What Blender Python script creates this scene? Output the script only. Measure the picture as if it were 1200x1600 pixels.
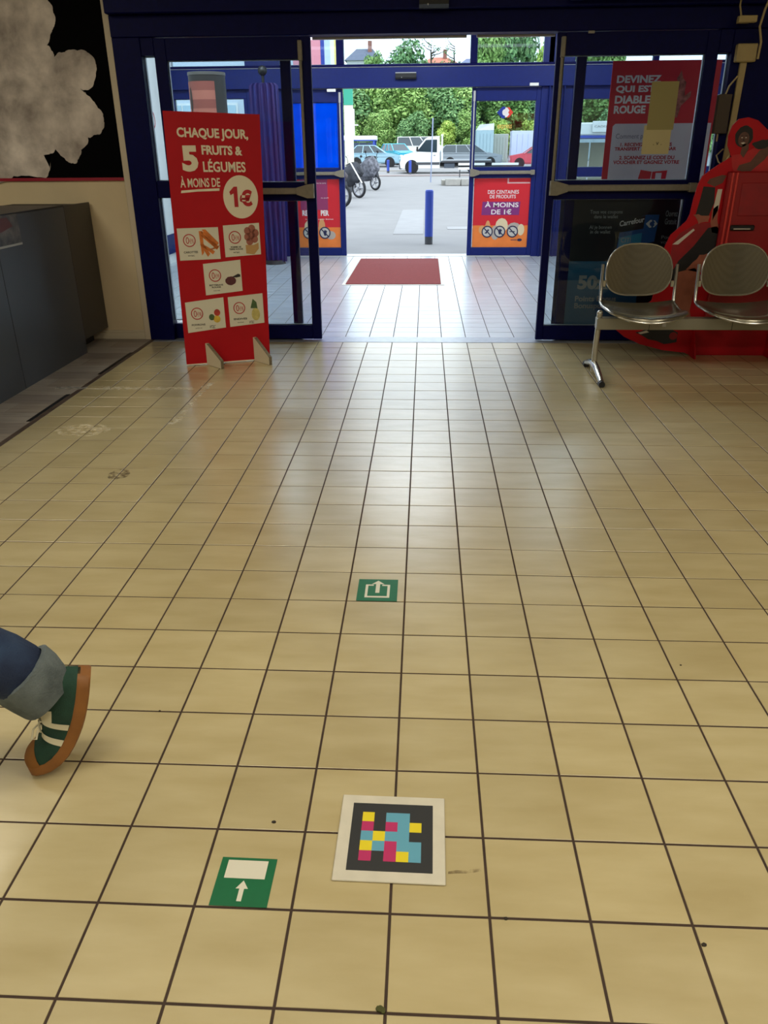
import bpy, bmesh, math, random
from mathutils import Vector, Matrix, Euler
random.seed(7)
S = bpy.context.scene
for o in list(bpy.data.objects): bpy.data.objects.remove(o, do_unlink=True)
C = S.collection
PI = math.pi

# ---------------------------------------------------------------- camera
YAW, PITCH, ROLL = -0.0521758374, 0.432391288, -0.00758839779
CAM = Vector((0.0508, -0.8840, 1.3925)); FPX = 1215.98
cy, sy, cp, sp = math.cos(YAW), math.sin(YAW), math.cos(PITCH), math.sin(PITCH)
FW = Vector((sy*cp, cy*cp, -sp)); R0 = Vector((cy, -sy, 0)); U0 = R0.cross(FW)
RT = math.cos(ROLL)*R0 + math.sin(ROLL)*U0; UP = -math.sin(ROLL)*R0 + math.cos(ROLL)*U0
cd = bpy.data.cameras.new('camera'); cam = bpy.data.objects.new('camera', cd); C.objects.link(cam)
m3 = Matrix((RT, UP, -FW)).transposed(); cam.matrix_world = Matrix.Translation(CAM) @ m3.to_4x4()
cd.sensor_fit = 'VERTICAL'; cd.sensor_height = 36.0; cd.lens = 36.0*FPX/1600.0
cd.clip_start = 0.05; cd.clip_end = 600
S.camera = cam

# ---------------------------------------------------------------- world, light, exposure
S.view_settings.view_transform = 'Standard'; S.view_settings.look = 'None'
S.view_settings.gamma = 1.0; S.view_settings.use_curve_mapping = False
S.view_settings.exposure = 0.0
w = bpy.data.worlds.new('overcast_sky'); S.world = w; w.use_nodes = True
bg = w.node_tree.nodes['Background']; bg.inputs[0].default_value = (0.78, 0.89, 1.0, 1); bg.inputs[1].default_value = 2.9
sd = bpy.data.lights.new('sun', 'SUN'); sd.energy = .9; sd.angle = math.radians(25); sd.color = (1, .96, .9)
so = bpy.data.objects.new('sun', sd); C.objects.link(so); so.rotation_euler = (math.radians(38), 0, math.radians(35))
CEIL = 3.15
def area_light(name, loc, sx, sy_, power, col=(1, .9, .74), rot=(0, 0, 0), spread=180):
    l = bpy.data.lights.new(name, 'AREA'); l.shape = 'RECTANGLE'; l.size = sx; l.size_y = sy_; l.energy = power; l.color = col
    l.spread = math.radians(spread)
    o = bpy.data.objects.new(name, l); C.objects.link(o); o.location = loc; o.rotation_euler = rot; return o
SHOP_W, LOBBY_W = 27.0, 44.0
SHOP_LIGHTS = [(-3.2, .4), (-.9, .4), (1.4, .4), (3.7, .4), (-3.2, -2.6), (-.9, -2.6), (1.4, -2.6), (3.7, -2.6), (-3.5, 2.7)]  # last panel added to brighten the floor and wall at left
LOBBY_FILL_LIGHTS = [(-2.2, 7.2), (-.1, 7.2), (2.2, 7.2), (-2.2, 9.6), (-.1, 9.6), (2.2, 9.6)]  # added panels, unseen, to brighten the vestibule and the floor sheen

# ---------------------------------------------------------------- materials
def lin(c):
    return tuple((v/255/12.92 if v/255 <= .04045 else ((v/255+.055)/1.055)**2.4) for v in c) + (1.0,)
def mat(name, col, rough=.6, metal=0.0, var=0.0, scale=8.0, bump=0.0, bscale=60.0, coat=0.0, spec=.5, emis=0.0, stretch=(1, 1, 1), var2=None, crough=.1):
    m = bpy.data.materials.new(name); m.use_nodes = True; nt = m.node_tree; b = nt.nodes['Principled BSDF']
    c = lin(col); b.inputs['Base Color'].default_value = c
    b.inputs['Roughness'].default_value = rough; b.inputs['Metallic'].default_value = metal
    b.inputs['Coat Weight'].default_value = coat; b.inputs['Coat Roughness'].default_value = crough
    b.inputs['Specular IOR Level'].default_value = spec
    if emis:
        b.inputs['Emission Color'].default_value = c; b.inputs['Emission Strength'].default_value = emis
    tc = nt.nodes.new('ShaderNodeTexCoord'); mp = nt.nodes.new('ShaderNodeMapping'); mp.inputs['Scale'].default_value = stretch
    nt.links.new(tc.outputs['Object'], mp.inputs['Vector'])
    if var or var2:
        n = nt.nodes.new('ShaderNodeTexNoise'); n.inputs['Scale'].default_value = scale; n.inputs['Detail'].default_value = 5
        nt.links.new(mp.outputs[0], n.inputs['Vector'])
        r = nt.nodes.new('ShaderNodeValToRGB'); nt.links.new(n.outputs[0], r.inputs[0])
        lo = var2 and lin(var2) or tuple(max(0, x*(1-var)) for x in c[:3]) + (1,)
        hi = c if var2 else tuple(min(1, x*(1+var)) for x in c[:3]) + (1,)
        r.color_ramp.elements[0].position = .32; r.color_ramp.elements[1].position = .68
        r.color_ramp.elements[0].color = lo; r.color_ramp.elements[1].color = hi
        nt.links.new(r.outputs[0], b.inputs['Base Color'])
    if bump:
        n2 = nt.nodes.new('ShaderNodeTexNoise'); n2.inputs['Scale'].default_value = bscale; n2.inputs['Detail'].default_value = 3
        nt.links.new(mp.outputs[0], n2.inputs['Vector'])
        bp = nt.nodes.new('ShaderNodeBump'); bp.inputs['Strength'].default_value = bump; bp.inputs['Distance'].default_value = .01
        nt.links.new(n2.outputs[0], bp.inputs['Height']); nt.links.new(bp.outputs[0], b.inputs['Normal'])
    return m
def glass(name, tint=(235, 242, 245), refl=.09):
    m = bpy.data.materials.new(name); m.use_nodes = True; nt = m.node_tree; nt.nodes.clear()
    out = nt.nodes.new('ShaderNodeOutputMaterial'); t = nt.nodes.new('ShaderNodeBsdfTransparent'); t.inputs[0].default_value = lin(tint)
    g = nt.nodes.new('ShaderNodeBsdfGlossy'); g.inputs['Roughness'].default_value = .02
    f = nt.nodes.new('ShaderNodeFresnel'); f.inputs[0].default_value = 1.45
    mx = nt.nodes.new('ShaderNodeMixShader'); nt.links.new(f.outputs[0], mx.inputs[0]); nt.links.new(t.outputs[0], mx.inputs[1])
    nt.links.new(g.outputs[0], mx.inputs[2]); nt.links.new(mx.outputs[0], out.inputs[0]); return m

NAVY = mat('navy_powder_coat', (1, 4, 66), .5, var=.12, scale=30, spec=.12)
NAVY_LIT = mat('navy_powder_coat_lit', (6, 27, 96), .45, var=.08, scale=20, spec=.3)  # same paint as the inner navy, with the brighter vestibule light in its colour
GLASS = glass('clear_glass')
REVEAL_LIT = mat('daylit_reveal_tone', (175, 180, 190), .4)  # pale tone stands in for frame reveals lit by daylight
ALU = mat('brushed_aluminium_bar', (128, 122, 106), .5, .1, var=.08, scale=40)
ALU_L = mat('light_aluminium', (185, 185, 185), .35, .3)
CREAM = mat('cream_wall_paint', (212, 194, 156), .75, var=.04, scale=3, bump=.05, bscale=120)
WHITE = mat('white_paint', (225, 225, 220), .5, var=.03, scale=5)
BLACK = mat('black_plastic', (14, 14, 16), .5)
RED = mat('red_board_print', (176, 4, 20), .5, var=.05, scale=6, spec=.25)
CREAMY = mat('cream_print', (226, 214, 186), .55)
PAPER = mat('paper_white_card', (214, 208, 186), .6)

# tile: colour mottle + a different shade for each tile cell, matt-glossy glaze
def tile_mat(nm='glazed_beige_tile', ca=(188, 172, 126), cb=(204, 190, 146)):
    m = bpy.data.materials.new(nm); m.use_nodes = True; nt = m.node_tree; b = nt.nodes['Principled BSDF']; N = nt.nodes.new; L = nt.links.new
    g = N('ShaderNodeNewGeometry'); n = N('ShaderNodeTexNoise'); n.inputs['Scale'].default_value = 6; n.inputs['Detail'].default_value = 6
    mp = N('ShaderNodeMapping'); mp.inputs['Scale'].default_value = (.6, 2.2, 1); L(g.outputs['Position'], mp.inputs[0]); L(mp.outputs[0], n.inputs['Vector'])
    r = N('ShaderNodeValToRGB'); L(n.outputs[0], r.inputs[0]); r.color_ramp.elements[0].position = .3; r.color_ramp.elements[1].position = .72
    r.color_ramp.elements[0].color = lin(ca); r.color_ramp.elements[1].color = lin(cb)
    dv = N('ShaderNodeVectorMath'); dv.operation = 'SCALE'; dv.inputs['Scale'].default_value = 5.0; L(g.outputs['Position'], dv.inputs[0])
    sep = N('ShaderNodeSeparateXYZ'); L(dv.outputs[0], sep.inputs[0]); cmb = N('ShaderNodeCombineXYZ')
    for i, a in enumerate('XY'):
        fl = N('ShaderNodeMath'); fl.operation = 'FLOOR'; L(sep.outputs[a], fl.inputs[0]); L(fl.outputs[0], cmb.inputs[a])
    wn = N('ShaderNodeTexWhiteNoise'); L(cmb.outputs[0], wn.inputs['Vector'])
    mr = N('ShaderNodeMapRange'); L(wn.outputs['Value'], mr.inputs[0]); mr.inputs[3].default_value = .93; mr.inputs[4].default_value = 1.04
    mx = N('ShaderNodeMix'); mx.data_type = 'RGBA'; mx.blend_type = 'MULTIPLY'; mx.inputs[0].default_value = 1.0
    L(r.outputs[0], mx.inputs[6]); L(mr.outputs[0], mx.inputs[7])
    n3 = N('ShaderNodeTexNoise'); n3.inputs['Scale'].default_value = 1.1; n3.inputs['Detail'].default_value = 4; L(g.outputs['Position'], n3.inputs['Vector'])
    r3 = N('ShaderNodeValToRGB'); L(n3.outputs[0], r3.inputs[0]); r3.color_ramp.elements[0].position = .35; r3.color_ramp.elements[1].position = .6
    r3.color_ramp.elements[0].color = (.94, .92, .88, 1); r3.color_ramp.elements[1].color = (1, 1, 1, 1)
    mx2 = N('ShaderNodeMix'); mx2.data_type = 'RGBA'; mx2.blend_type = 'MULTIPLY'; mx2.inputs[0].default_value = 1.0
    L(mx.outputs[2], mx2.inputs[6]); L(r3.outputs[0], mx2.inputs[7]); L(mx2.outputs[2], b.inputs['Base Color'])
    mr2 = N('ShaderNodeMapRange'); L(n.outputs[0], mr2.inputs[0]); mr2.inputs[3].default_value = .30; mr2.inputs[4].default_value = .42
    L(mr2.outputs[0], b.inputs['Roughness']); b.inputs['Specular IOR Level'].default_value = .6; b.inputs['Coat Weight'].default_value = 1.0; b.inputs['Coat Roughness'].default_value = .27; b.inputs['Coat IOR'].default_value = 1.75
    n4 = N('ShaderNodeTexNoise'); n4.inputs['Scale'].default_value = 14; n4.inputs['Detail'].default_value = 2; L(g.outputs['Position'], n4.inputs['Vector'])
    bp = N('ShaderNodeBump'); bp.inputs['Strength'].default_value = .12; bp.inputs['Distance'].default_value = .01; L(n4.outputs[0], bp.inputs['Height']); L(bp.outputs[0], b.inputs['Normal'])
    return m
TILE = tile_mat(); TILE2 = tile_mat('glazed_pale_lobby_tile', (170, 178, 184), (188, 195, 202))  # lobby tiles pale, with a bluish skylight sheen put into their colour
GROUT = mat('dark_brown_grout', (62, 46, 36), .85, var=.2, scale=15)

# ---------------------------------------------------------------- helpers
class MB:
    def __init__(s): s.v = []; s.f = []; s.mi = []; s.cur = 0
    def add(s, vs, fs):
        o = len(s.v); s.v += [tuple(v) for v in vs]; s.f += [tuple(i+o for i in f) for f in fs]; s.mi += [s.cur]*len(fs); return s
    def box(s, x0, x1, y0, y1, z0, z1, M=None):
        vs = [Vector((x, y, z)) for z in (z0, z1) for y in (y0, y1) for x in (x0, x1)]
        if M: vs = [M @ v for v in vs]
        return s.add(vs, [(0, 2, 3, 1), (4, 5, 7, 6), (0, 1, 5, 4), (2, 6, 7, 3), (0, 4, 6, 2), (1, 3, 7, 5)])
    def bbox(s, x0, x1, y0, y1, z0, z1, b=.004, M=None):      # box with chamfered edges (all 12)
        bm = bmesh.new(); bmesh.ops.create_cube(bm, size=1)
        for v in bm.verts: v.co = Vector(((x0+x1)/2+v.co.x*(x1-x0), (y0+y1)/2+v.co.y*(y1-y0), (z0+z1)/2+v.co.z*(z1-z0)))
        b = min(b, .45*min(x1-x0, y1-y0, z1-z0)); bmesh.ops.bevel(bm, geom=bm.edges[:], offset=b, segments=1, affect='EDGES')
        if M: bm.transform(M)
        bm.verts.index_update(); s.add([v.co.copy() for v in bm.verts], [[v.index for v in f.verts] for f in bm.faces]); bm.free(); return s
    def prism(s, pts, y0, y1, plane='xz', M=None):            # polygon extruded
        n = len(pts); T = {'xz': lambda a, b, c: Vector((a, c, b)), 'xy': lambda a, b, c: Vector((a, b, c)), 'yz': lambda a, b, c: Vector((c, a, b))}[plane]
        vs = [T(a, b, y0) for a, b in pts] + [T(a, b, y1) for a, b in pts]
        if M: vs = [M @ v for v in vs]
        return s.add(vs, [tuple(range(n)), tuple(range(2*n-1, n-1, -1))] + [(i, i+n, (i+1) % n+n, (i+1) % n) for i in range(n)])
    def cyl(s, p0, p1, r0, r1=None, n=12, caps=True):
        r1 = r0 if r1 is None else r1; p0, p1 = Vector(p0), Vector(p1); d = (p1-p0).normalized()
        u = d.orthogonal().normalized(); v = d.cross(u); vs = []
        for p, r in ((p0, r0), (p1, r1)):
            for i in range(n): a = 2*PI*i/n; vs.append(p + r*(math.cos(a)*u + math.sin(a)*v))
        fs = [(i, (i+1) % n, (i+1) % n+n, i+n) for i in range(n)]
        if caps: fs += [tuple(range(n-1, -1, -1)), tuple(range(n, 2*n))]
        return s.add(vs, fs)
    def tube(s, pts, r, n=8, close=False, caps=True):
        pts = [Vector(p) for p in pts]; m = len(pts); vs = []; u = None
        rr = r if isinstance(r, (list, tuple)) else [r]*m
        for i, p in enumerate(pts):
            a = pts[(i-1) % m] if (close or i) else p; b = pts[(i+1) % m] if (close or i < m-1) else p
            d = (b-a).normalized(); u = (d.orthogonal() if u is None else u - d*u.dot(d)).normalized(); v = d.cross(u)
            for k in range(n): t = 2*PI*k/n; vs.append(p + rr[i]*(math.cos(t)*u + math.sin(t)*v))
        fs = []
        for i in range(m if close else m-1):
            j = (i+1) % m
            for k in range(n): fs.append((i*n+k, i*n+(k+1) % n, j*n+(k+1) % n, j*n+k))
        if caps and not close: fs += [tuple(range(n-1, -1, -1)), tuple(range((m-1)*n, m*n))]
        return s.add(vs, fs)
    def loft(s, rings, close=True, caps=True):
        n = len(rings[0]); vs = [v for r in rings for v in r]; fs = []
        for i in range(len(rings)-1):
            for k in range(n if close else n-1): fs.append((i*n+k, i*n+(k+1) % n, (i+1)*n+(k+1) % n, (i+1)*n+k))
        if caps: fs += [tuple(range(n-1, -1, -1)), tuple(range((len(rings)-1)*n, len(rings)*n))]
        return s.add(vs, fs)
    def ball(s, c, r, n=12, m=8, sc=(1, 1, 1)):
        rings = []
        for i in range(m+1):
            t = PI*(i/m); t = min(max(t, .02), PI-.02)
            rings.append([Vector((c[0]+r*sc[0]*math.sin(t)*math.cos(2*PI*k/n), c[1]+r*sc[1]*math.sin(t)*math.sin(2*PI*k/n), c[2]-r*sc[2]*math.cos(t))) for k in range(n)])
        return s.loft(rings)
    def mesh(s, name, m, smooth=False):
        me = bpy.data.meshes.new(name); me.from_pydata(s.v, [], s.f)
        for x in (m if isinstance(m, (list, tuple)) else [m]): me.materials.append(x)
        if isinstance(m, (list, tuple)): me.polygons.foreach_set('material_index', s.mi)
        bm = bmesh.new(); bm.from_mesh(me); bmesh.ops.recalc_face_normals(bm, faces=bm.faces); bm.to_mesh(me); bm.free()
        if smooth:
            me.shade_smooth()
            try: me.set_sharp_from_angle(angle=math.radians(40))
            except Exception: pass
        me.update(); return me
    def build(s, name, m, parent=None, smooth=False, loc=None):
        o = bpy.data.objects.new(name, s.mesh(name, m, smooth)); C.objects.link(o)
        if parent: o.parent = parent
        if loc: o.location = loc
        return o
def tag(o, label=None, cat=None, group=None, kind=None):
    if label: o['label'] = label
    if cat: o['category'] = cat
    if group: o['group'] = group
    if kind: o['kind'] = kind
    return o
def thing(name, label, cat, loc=(0, 0, 0), rz=0, group=None):
    o = bpy.data.objects.new(name, None); C.objects.link(o); o.location = loc; o.rotation_euler = (0, 0, rz); o.empty_display_size = .1
    return tag(o, label, cat, group)
def struct(name, mb, m, parent=None, label=None, smooth=False):
    o = mb.build(name, m, parent, smooth)
    if not parent: o['kind'] = 'structure'
    if label: o['label'] = label
    return o
def sthing(name, label=None, loc=(0, 0, 0)):
    o = bpy.data.objects.new(name, None); C.objects.link(o); o.location = loc; o['kind'] = 'structure'
    if label: o['label'] = label
    return o
def copy_tree(o, parent=None):
    c = o.copy(); C.objects.link(c); c.parent = parent
    for ch in list(o.children): copy_tree(ch, c)
    return c
def text(parent, name, body, x0, x1, z0, z1, m, y=0.0, bold=.02, shear=0.0, floor=False, depth=.0006, slope=0.0):
    """flat lettering fitted to the rectangle x0..x1, z0..z1 on a plane facing -Y (or lying on a floor)"""
    cu = bpy.data.curves.new(name, 'FONT'); cu.body = body; cu.size = 1; cu.offset = bold; cu.resolution_u = 3; cu.shear = shear; cu.align_x = 'CENTER'; cu.space_line = .95
    o = bpy.data.objects.new(name, cu); C.objects.link(o); dg = bpy.context.evaluated_depsgraph_get()
    me = bpy.data.meshes.new_from_object(o.evaluated_get(dg)); C.objects.unlink(o); bpy.data.objects.remove(o)
    xs = [v.co.x for v in me.vertices]; ys = [v.co.y for v in me.vertices]
    ax, bx, ay, by = min(xs), max(xs), min(ys), max(ys)
    for v in me.vertices:
        u = x0 + (v.co.x-ax)/(bx-ax)*(x1-x0); t = z0 + (v.co.y-ay)/(by-ay)*(z1-z0) + slope*(u-x0)
        v.co = Vector((u, t, y)) if floor else Vector((u, y, t))
    me.materials.clear(); me.materials.append(m); ob = bpy.data.objects.new(name, me); C.objects.link(ob); ob.parent = parent; return ob
def flat(parent, name, pts, m, y=0.0, t=.0012):
    return MB().prism(pts, y-t, y).build(name, m, parent)
def disc(cx, cz, rx, rz=None, n=28, a0=0, a1=2*PI): 
    rz = rz or rx; return [(cx+rx*math.cos(a0+(a1-a0)*i/n), cz+rz*math.sin(a0+(a1-a0)*i/n)) for i in range(n)]
def rect(x0, x1, z0, z1): return [(x0, z0), (x1, z0), (x1, z1), (x0, z1)]
def ringmesh(mb, cx, cz, r0, r1, y0, y1, n=28, axis='xz'):
    T = (lambda a, b, c: (a, c, b)) if axis == 'xz' else (lambda a, b, c: (a, b, c))
    vs = []
    for k in range(n):
        a = 2*PI*k/n
        for r, y in ((r0, y0), (r1, y0), (r1, y1), (r0, y1)): vs.append(T(cx+r*math.cos(a), cz+r*math.sin(a), y))
    fs = []
    for k in range(n):
        j = (k+1) % n
        for q in range(4): fs.append((k*4+q, k*4+(q+1) % 4, j*4+(q+1) % 4, j*4+q))
    return mb.add(vs, fs)
# ================================================================ STRUCTURE
DY = 5.50      # inner front plane
OY = 11.20     # outer front plane
# ---- floor with tiles
floor = struct('floor', MB().box(-7, 6, -5, OY+.1, -.12, -.0016), GROUT, label='beige square tiled floor with dark joints')
def tile_mesh():
    h, g, c = .1-.0029, 0, .0007
    return [(-h+c, -h+c, 0), (h-c, -h+c, 0), (h-c, h-c, 0), (-h+c, h-c, 0), (-h, -h, -c), (h, -h, -c), (h, h, -c), (-h, h, -c), (-h, -h, -.006), (h, -h, -.006), (h, h, -.006), (-h, h, -.006)], \
        [(0, 1, 2, 3), (0, 4, 5, 1), (1, 5, 6, 2), (2, 6, 7, 3), (3, 7, 4, 0), (4, 8, 9, 5), (5, 9, 10, 6), (6, 10, 11, 7), (7, 11, 8, 4)]
tv, tf = tile_mesh(); tme = bpy.data.meshes.new('tile'); tme.from_pydata(tv, [], tf); tme.materials.append(TILE); tme.update()
def screen(p):
    d = Vector(p)-CAM; wz = d.dot(FW); return (600+FPX*d.dot(RT)/wz, 800-FPX*d.dot(UP)/wz, wz) if wz > .05 else (9e9, 9e9, 1)
cells = []
for i in range(-35, 30):
    for j in range(-25, 56):
        x, y = .2*i+.1, .2*j+.1
        if x < -2.2 and 1.0 < y < 5.5: continue
        if abs(y-5.5) < .01: continue
        if y < 5.5 and x > 6: continue
        if y > 5.5 and (x < -3.5 or x > 4.2): continue
        if y < -4: continue
        u, v, wz = screen((x, y, 0)); vis = -40 < u < 1240 and -40 < v < 1650
        cells.append((not vis, wz if vis else 99+abs(y), x, y))
cells.sort()
for k, (nv, wz, x, y) in enumerate(cells[:300]):
    o = bpy.data.objects.new('tile', tme); C.objects.link(o); o.parent = floor; o.location = (x, y, random.uniform(-.0004, .0003)); o.rotation_euler = (random.uniform(-.0012, .0012), random.uniform(-.0012, .0012), 0)
rest = MB(); rest2 = MB()
for (nv, wz, x, y) in cells[300:]:
    a, b, z = random.uniform(-.0012, .0012), random.uniform(-.0012, .0012), random.uniform(-.0004, .0003)
    (rest2 if y > 5.5 else rest).add([(x+p[0], y+p[1], z+p[2]+a*p[0]+b*p[1]) for p in tv], tf)
me = bpy.data.meshes.new('tiles'); me.from_pydata(rest.v, [], rest.f); me.materials.append(TILE); me.update()
o = bpy.data.objects.new('tile_field', me); C.objects.link(o); o.parent = floor; o['kind'] = 'stuff'
me = bpy.data.meshes.new('lobby_tiles'); me.from_pydata(rest2.v, [], rest2.f); me.materials.append(TILE2); me.update()
o = bpy.data.objects.new('lobby_tile_field', me); C.objects.link(o); o.parent = floor; o['kind'] = 'stuff'
MB().bbox(-2.17, 2.6, 5.405, 5.60, -.01, .001, .001).build('threshold_strip', mat('worn_metal_threshold', (176, 182, 190), .32, .5, var=.1, scale=20), floor)
# ---- grey laminate beside the cabinet
LAM = [mat('grey_laminate_%d' % i, c, .5, var=.2, scale=3, stretch=(1.2, 14, 1)) for i, c in enumerate([(150, 140, 128), (138, 129, 120), (158, 150, 140)])]
lam = struct('floor_left', MB().box(-7, -2.2, 1.0, 5.5, -.03, -.0045), mat('plank_joint', (50, 44, 40), .8), label='grey laminate plank floor beside the dark cabinet')
y = 1.0; k = 0
while y < 5.49:
    y1 = min(y+.19, 5.497); xs = [-7, -3.9+.37*(k % 3), -2.7+.13*((k*2) % 3), -2.20]
    for q in range(3):
        MB().bbox(xs[q]+.001, xs[q+1]-.001, y+.001, y1-.001, -.008, .001, .0008).build('plank', LAM[(k+q) % 3], lam)
    y = y1; k += 1
edge = MB(); yy = 1.0
edge.box(-2.2, -2.168, 1.0, 5.5, -.008, .0022)
struct('trim_1', edge, mat('worn_brown_edge_profile', (78, 64, 54), .5, var=.35, scale=12), label='worn brown edge strip between laminate and tiles')
for (a, b, x) in ((4.35, 5.0, -2.205), (3.3, 3.85, -2.215)):
    tag(MB().box(x-.012, x+.012, a, b, .001, .0035).build('black_tape', BLACK), 'short black tape strip on the laminate edge, %s' % ('nearer the wall' if a > 4 else 'nearer the camera'), 'tape', 'black tape strips along the laminate edge')
tp = []
for k in range(12): tp.append((-2.36+.018*k, 3.98+.012*math.sin(k*1.9), ))
tag(MB().prism(tp + [(a, b+.035+.008*math.sin(a*60)) for a, b in reversed(tp)], .001, .003, 'xy').build('torn_tape', mat('silver_tape', (205, 200, 190), .25, .5)), 'torn shiny silver tape across the laminate planks', 'tape')
# ---- room shell
struct('ceiling', MB().box(-7, 6, -5, DY+.1, CEIL, CEIL+.1), mat('ceiling_board', (190, 185, 170), .8))
struct('wall_back', MB().box(-7, 6, -5.1, -5, -.1, CEIL), mat('shop_wall', (120, 112, 98), .8, var=.1, scale=2))
struct('wall_right', MB().box(6, 6.1, -5, DY+.1, -.1, CEIL), mat('shop_wall_right', (150, 138, 116), .8, var=.1, scale=2))
struct('wall_left', MB().box(-7.1, -7, -5, DY+.1, -.1, CEIL), mat('shop_wall_left', (120, 112, 98), .8, var=.1, scale=2))
struct('wall_front_left', MB().box(-7, -2.245, DY, DY+.12, 0, CEIL), CREAM, label='cream wall behind the dark cabinet')
struct('trim_2', MB().bbox(-2.25, -2.2, DY-.03, DY+.12, 0, CEIL, .004), mat('light_corner_trim', (205, 192, 165), .6), label='light corner trim between cream wall and blue frame')
struct('wall_front_right', MB().box(2.75, 6, DY, DY+.12, 0, CEIL), CREAM, label='wall right of the entrance')
bb = MB().bbox(-7, -2.25, DY-.018, DY, 0, .055, .003).bbox(-7, -2.25, DY-.012, DY, .055, .072, .002)
struct('baseboard_left', bb, mat('white_baseboard', (205, 195, 168), .5))
# ---- inner frontage: header, posts
h = MB().bbox(-2.2, 2.75, DY-.05, DY+.10, 2.15, 2.285, .004)
struct('trim_3', h, NAVY, label='dark navy header beam over the inner doors')
struct('trim_4', MB().bbox(-2.2, 2.75, DY-.12, DY+.12, 2.285, 2.62, .006), NAVY, label='dark navy housing above the inner header')
struct('trim_5', MB().box(-2.2, 2.75, DY-.05, DY+.12, 2.62, CEIL), NAVY, label='navy panel above the housing')
struct('trim_6', MB().bbox(-.78, .33, DY+.10, DY+.118, 2.135, 2.16, .003).bbox(.40, .955, DY+.10, DY+.118, 2.135, 2.16, .003), ALU_L, label='thin bright aluminium track under the header')
struct('trim_7', MB().bbox(-2.2, -2.0, DY-.04, DY+.08, 0, 2.15, .004), NAVY, label='navy post left of the inner doors')
struct('trim_8', MB().bbox(2.16, 2.75, DY-.04, DY+.08, 0, 2.15, .004), NAVY, label='navy column right of the inner doors')
def edge_strip(mb, x0, x1, z0, z1, y0, y1, t=.006):
    mb.box(x0, x0+t, y0, y1, z0, z1).box(x1-t, x1, y0, y1, z0, z1).box(x0+t, x1-t, y0, y1, z0, z0+t).box(x0+t, x1-t, y0, y1, z1-t, z1)
def pane(parent, x0, x1, z0, z1, y, m=GLASS, name='pane', t=.006, b=True):
    p = MB().box(x0, x1, y-t/2, y+t/2, z0, z1).build(name, m, parent)
    if b:
        q = MB(); edge_strip(q, x0, x1, z0, z1, y+.006, y+.024); q.build('lit_reveal_strip', REVEAL_LIT, parent)  # pale strips paint the daylight on the reveals around the pane
    return p
def bar(parent, x0, x1, z, y, cap_at):
    """grey horizontal panic bar with a flared end box"""
    mb = MB(); c = x1 if cap_at == 'r' else x0; s = -1 if cap_at == 'r' else 1
    mb.bbox(x0, x1, y-.055, y-.02, z-.022, z+.022, .006)
    ba = mb.build('panic_bar', ALU, parent)
    e = MB().prism([(c, z-.05), (c+s*.05, z-.05), (c+s*.13, z-.024), (c+s*.13, z+.024), (c+s*.05, z+.045), (c, z+.05)], y-.065, y); e.build('bar_end', ALU, ba)
    o = x0 if cap_at == 'r' else x1
    MB().bbox(min(o, o+s*-.0)-.03, o+.03, y-.06, y, z-.032, z+.032, .006).build('bar_bracket', ALU, ba)
    return ba
# left inner: fixed sidelight (window_1) behind, leaf (door_1) in front
w1 = sthing('window_1', 'fixed side glazing left of the inner doors')
MB().bbox(-1.012, -.938, DY+.02, DY+.07, .12, 2.01, .003).build('mullion', NAVY, w1)
MB().bbox(-2.0, -.938, DY+.02, DY+.07, 0, .12, .003).build('bottom_rail', NAVY, w1)
MB().bbox(-2.0, -1.907, DY-.03, DY+.05, 1.09, 1.208, .003).build('transom', NAVY, w1)
MB().bbox(-2.0, -1.907, DY-.03, DY+.05, 2.037, 2.15, .003).build('top_rail', NAVY, w1)
pane(w1, -2.0, -1.907, .15, 1.09, DY+.03); pane(w1, -2.0, -1.907, 1.208, 2.037, DY+.03)
d1 = sthing('door_1', 'left inner door leaf of navy metal and glass with grey panic bar')
def leaf(d, x0, x1, g0, g1, rz=(.122, 1.066, 1.195, 2.005), col=NAVY, yy=DY):
    MB().bbox(x0, g0, yy-.03, yy+.015, .01, 2.145, .004).build('stile', col, d)
    MB().bbox(g1, x1, yy-.03, yy+.015, .01, 2.145, .004).build('stile', col, d)
    for a, b, n in ((.01, rz[0], 'bottom_rail'), (rz[1], rz[2], 'middle_rail'), (rz[3], 2.145, 'top_rail')):
        MB().bbox(g0, g1, yy-.028, yy+.013, a, b, .003).build(n, col, d)
    pane(d, g0, g1, rz[0], rz[1], yy-.005); pane(d, g0, g1, rz[2], rz[3], yy-.005)
leaf(d1, -1.907, -.78, -1.821, -.853)
bar(d1, -1.80, -.79, 1.135, DY-.03, 'r')
MB().bbox(-.862, -.842, DY-.052, DY-.03, 1.18, 2.0, .004).build('latch_rod', ALU, d1)
MB().bbox(-.868, -.836, DY-.062, DY-.03, 1.99, 2.118, .005).build('latch_case', ALU, d1)
d2 = sthing('door_2', 'right inner door leaf of navy metal and glass with grey panic bar')
leaf(d2, .955, 2.07, 1.012, 1.985)
bar(d2, .975, 2.02, 1.145, DY-.03, 'l')
MB().bbox(.985, 1.005, DY-.052, DY-.03, 1.19, 2.0, .004).build('latch_rod', ALU, d2)
MB().bbox(.98, 1.012, DY-.062, DY-.03, 1.99, 2.118, .005).build('latch_case', ALU, d2)
w2 = sthing('window_2', 'fixed side glazing right of the inner doors')
MB().bbox(1.11, 1.18, DY+.02, DY+.07, .12, 2.01, .003).build('mullion', NAVY, w2)
MB().bbox(1.11, 2.16, DY+.02, DY+.07, 0, .12, .003).build('bottom_rail', NAVY, w2)
MB().bbox(2.07, 2.16, DY-.03, DY+.05, 1.07, 1.185, .003).build('transom', NAVY, w2)
MB().bbox(2.07, 2.16, DY-.03, DY+.05, 2.01, 2.15, .003).build('top_rail', NAVY, w2)
pane(w2, 2.07, 2.16, 1.185, 2.01, DY+.03)
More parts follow.
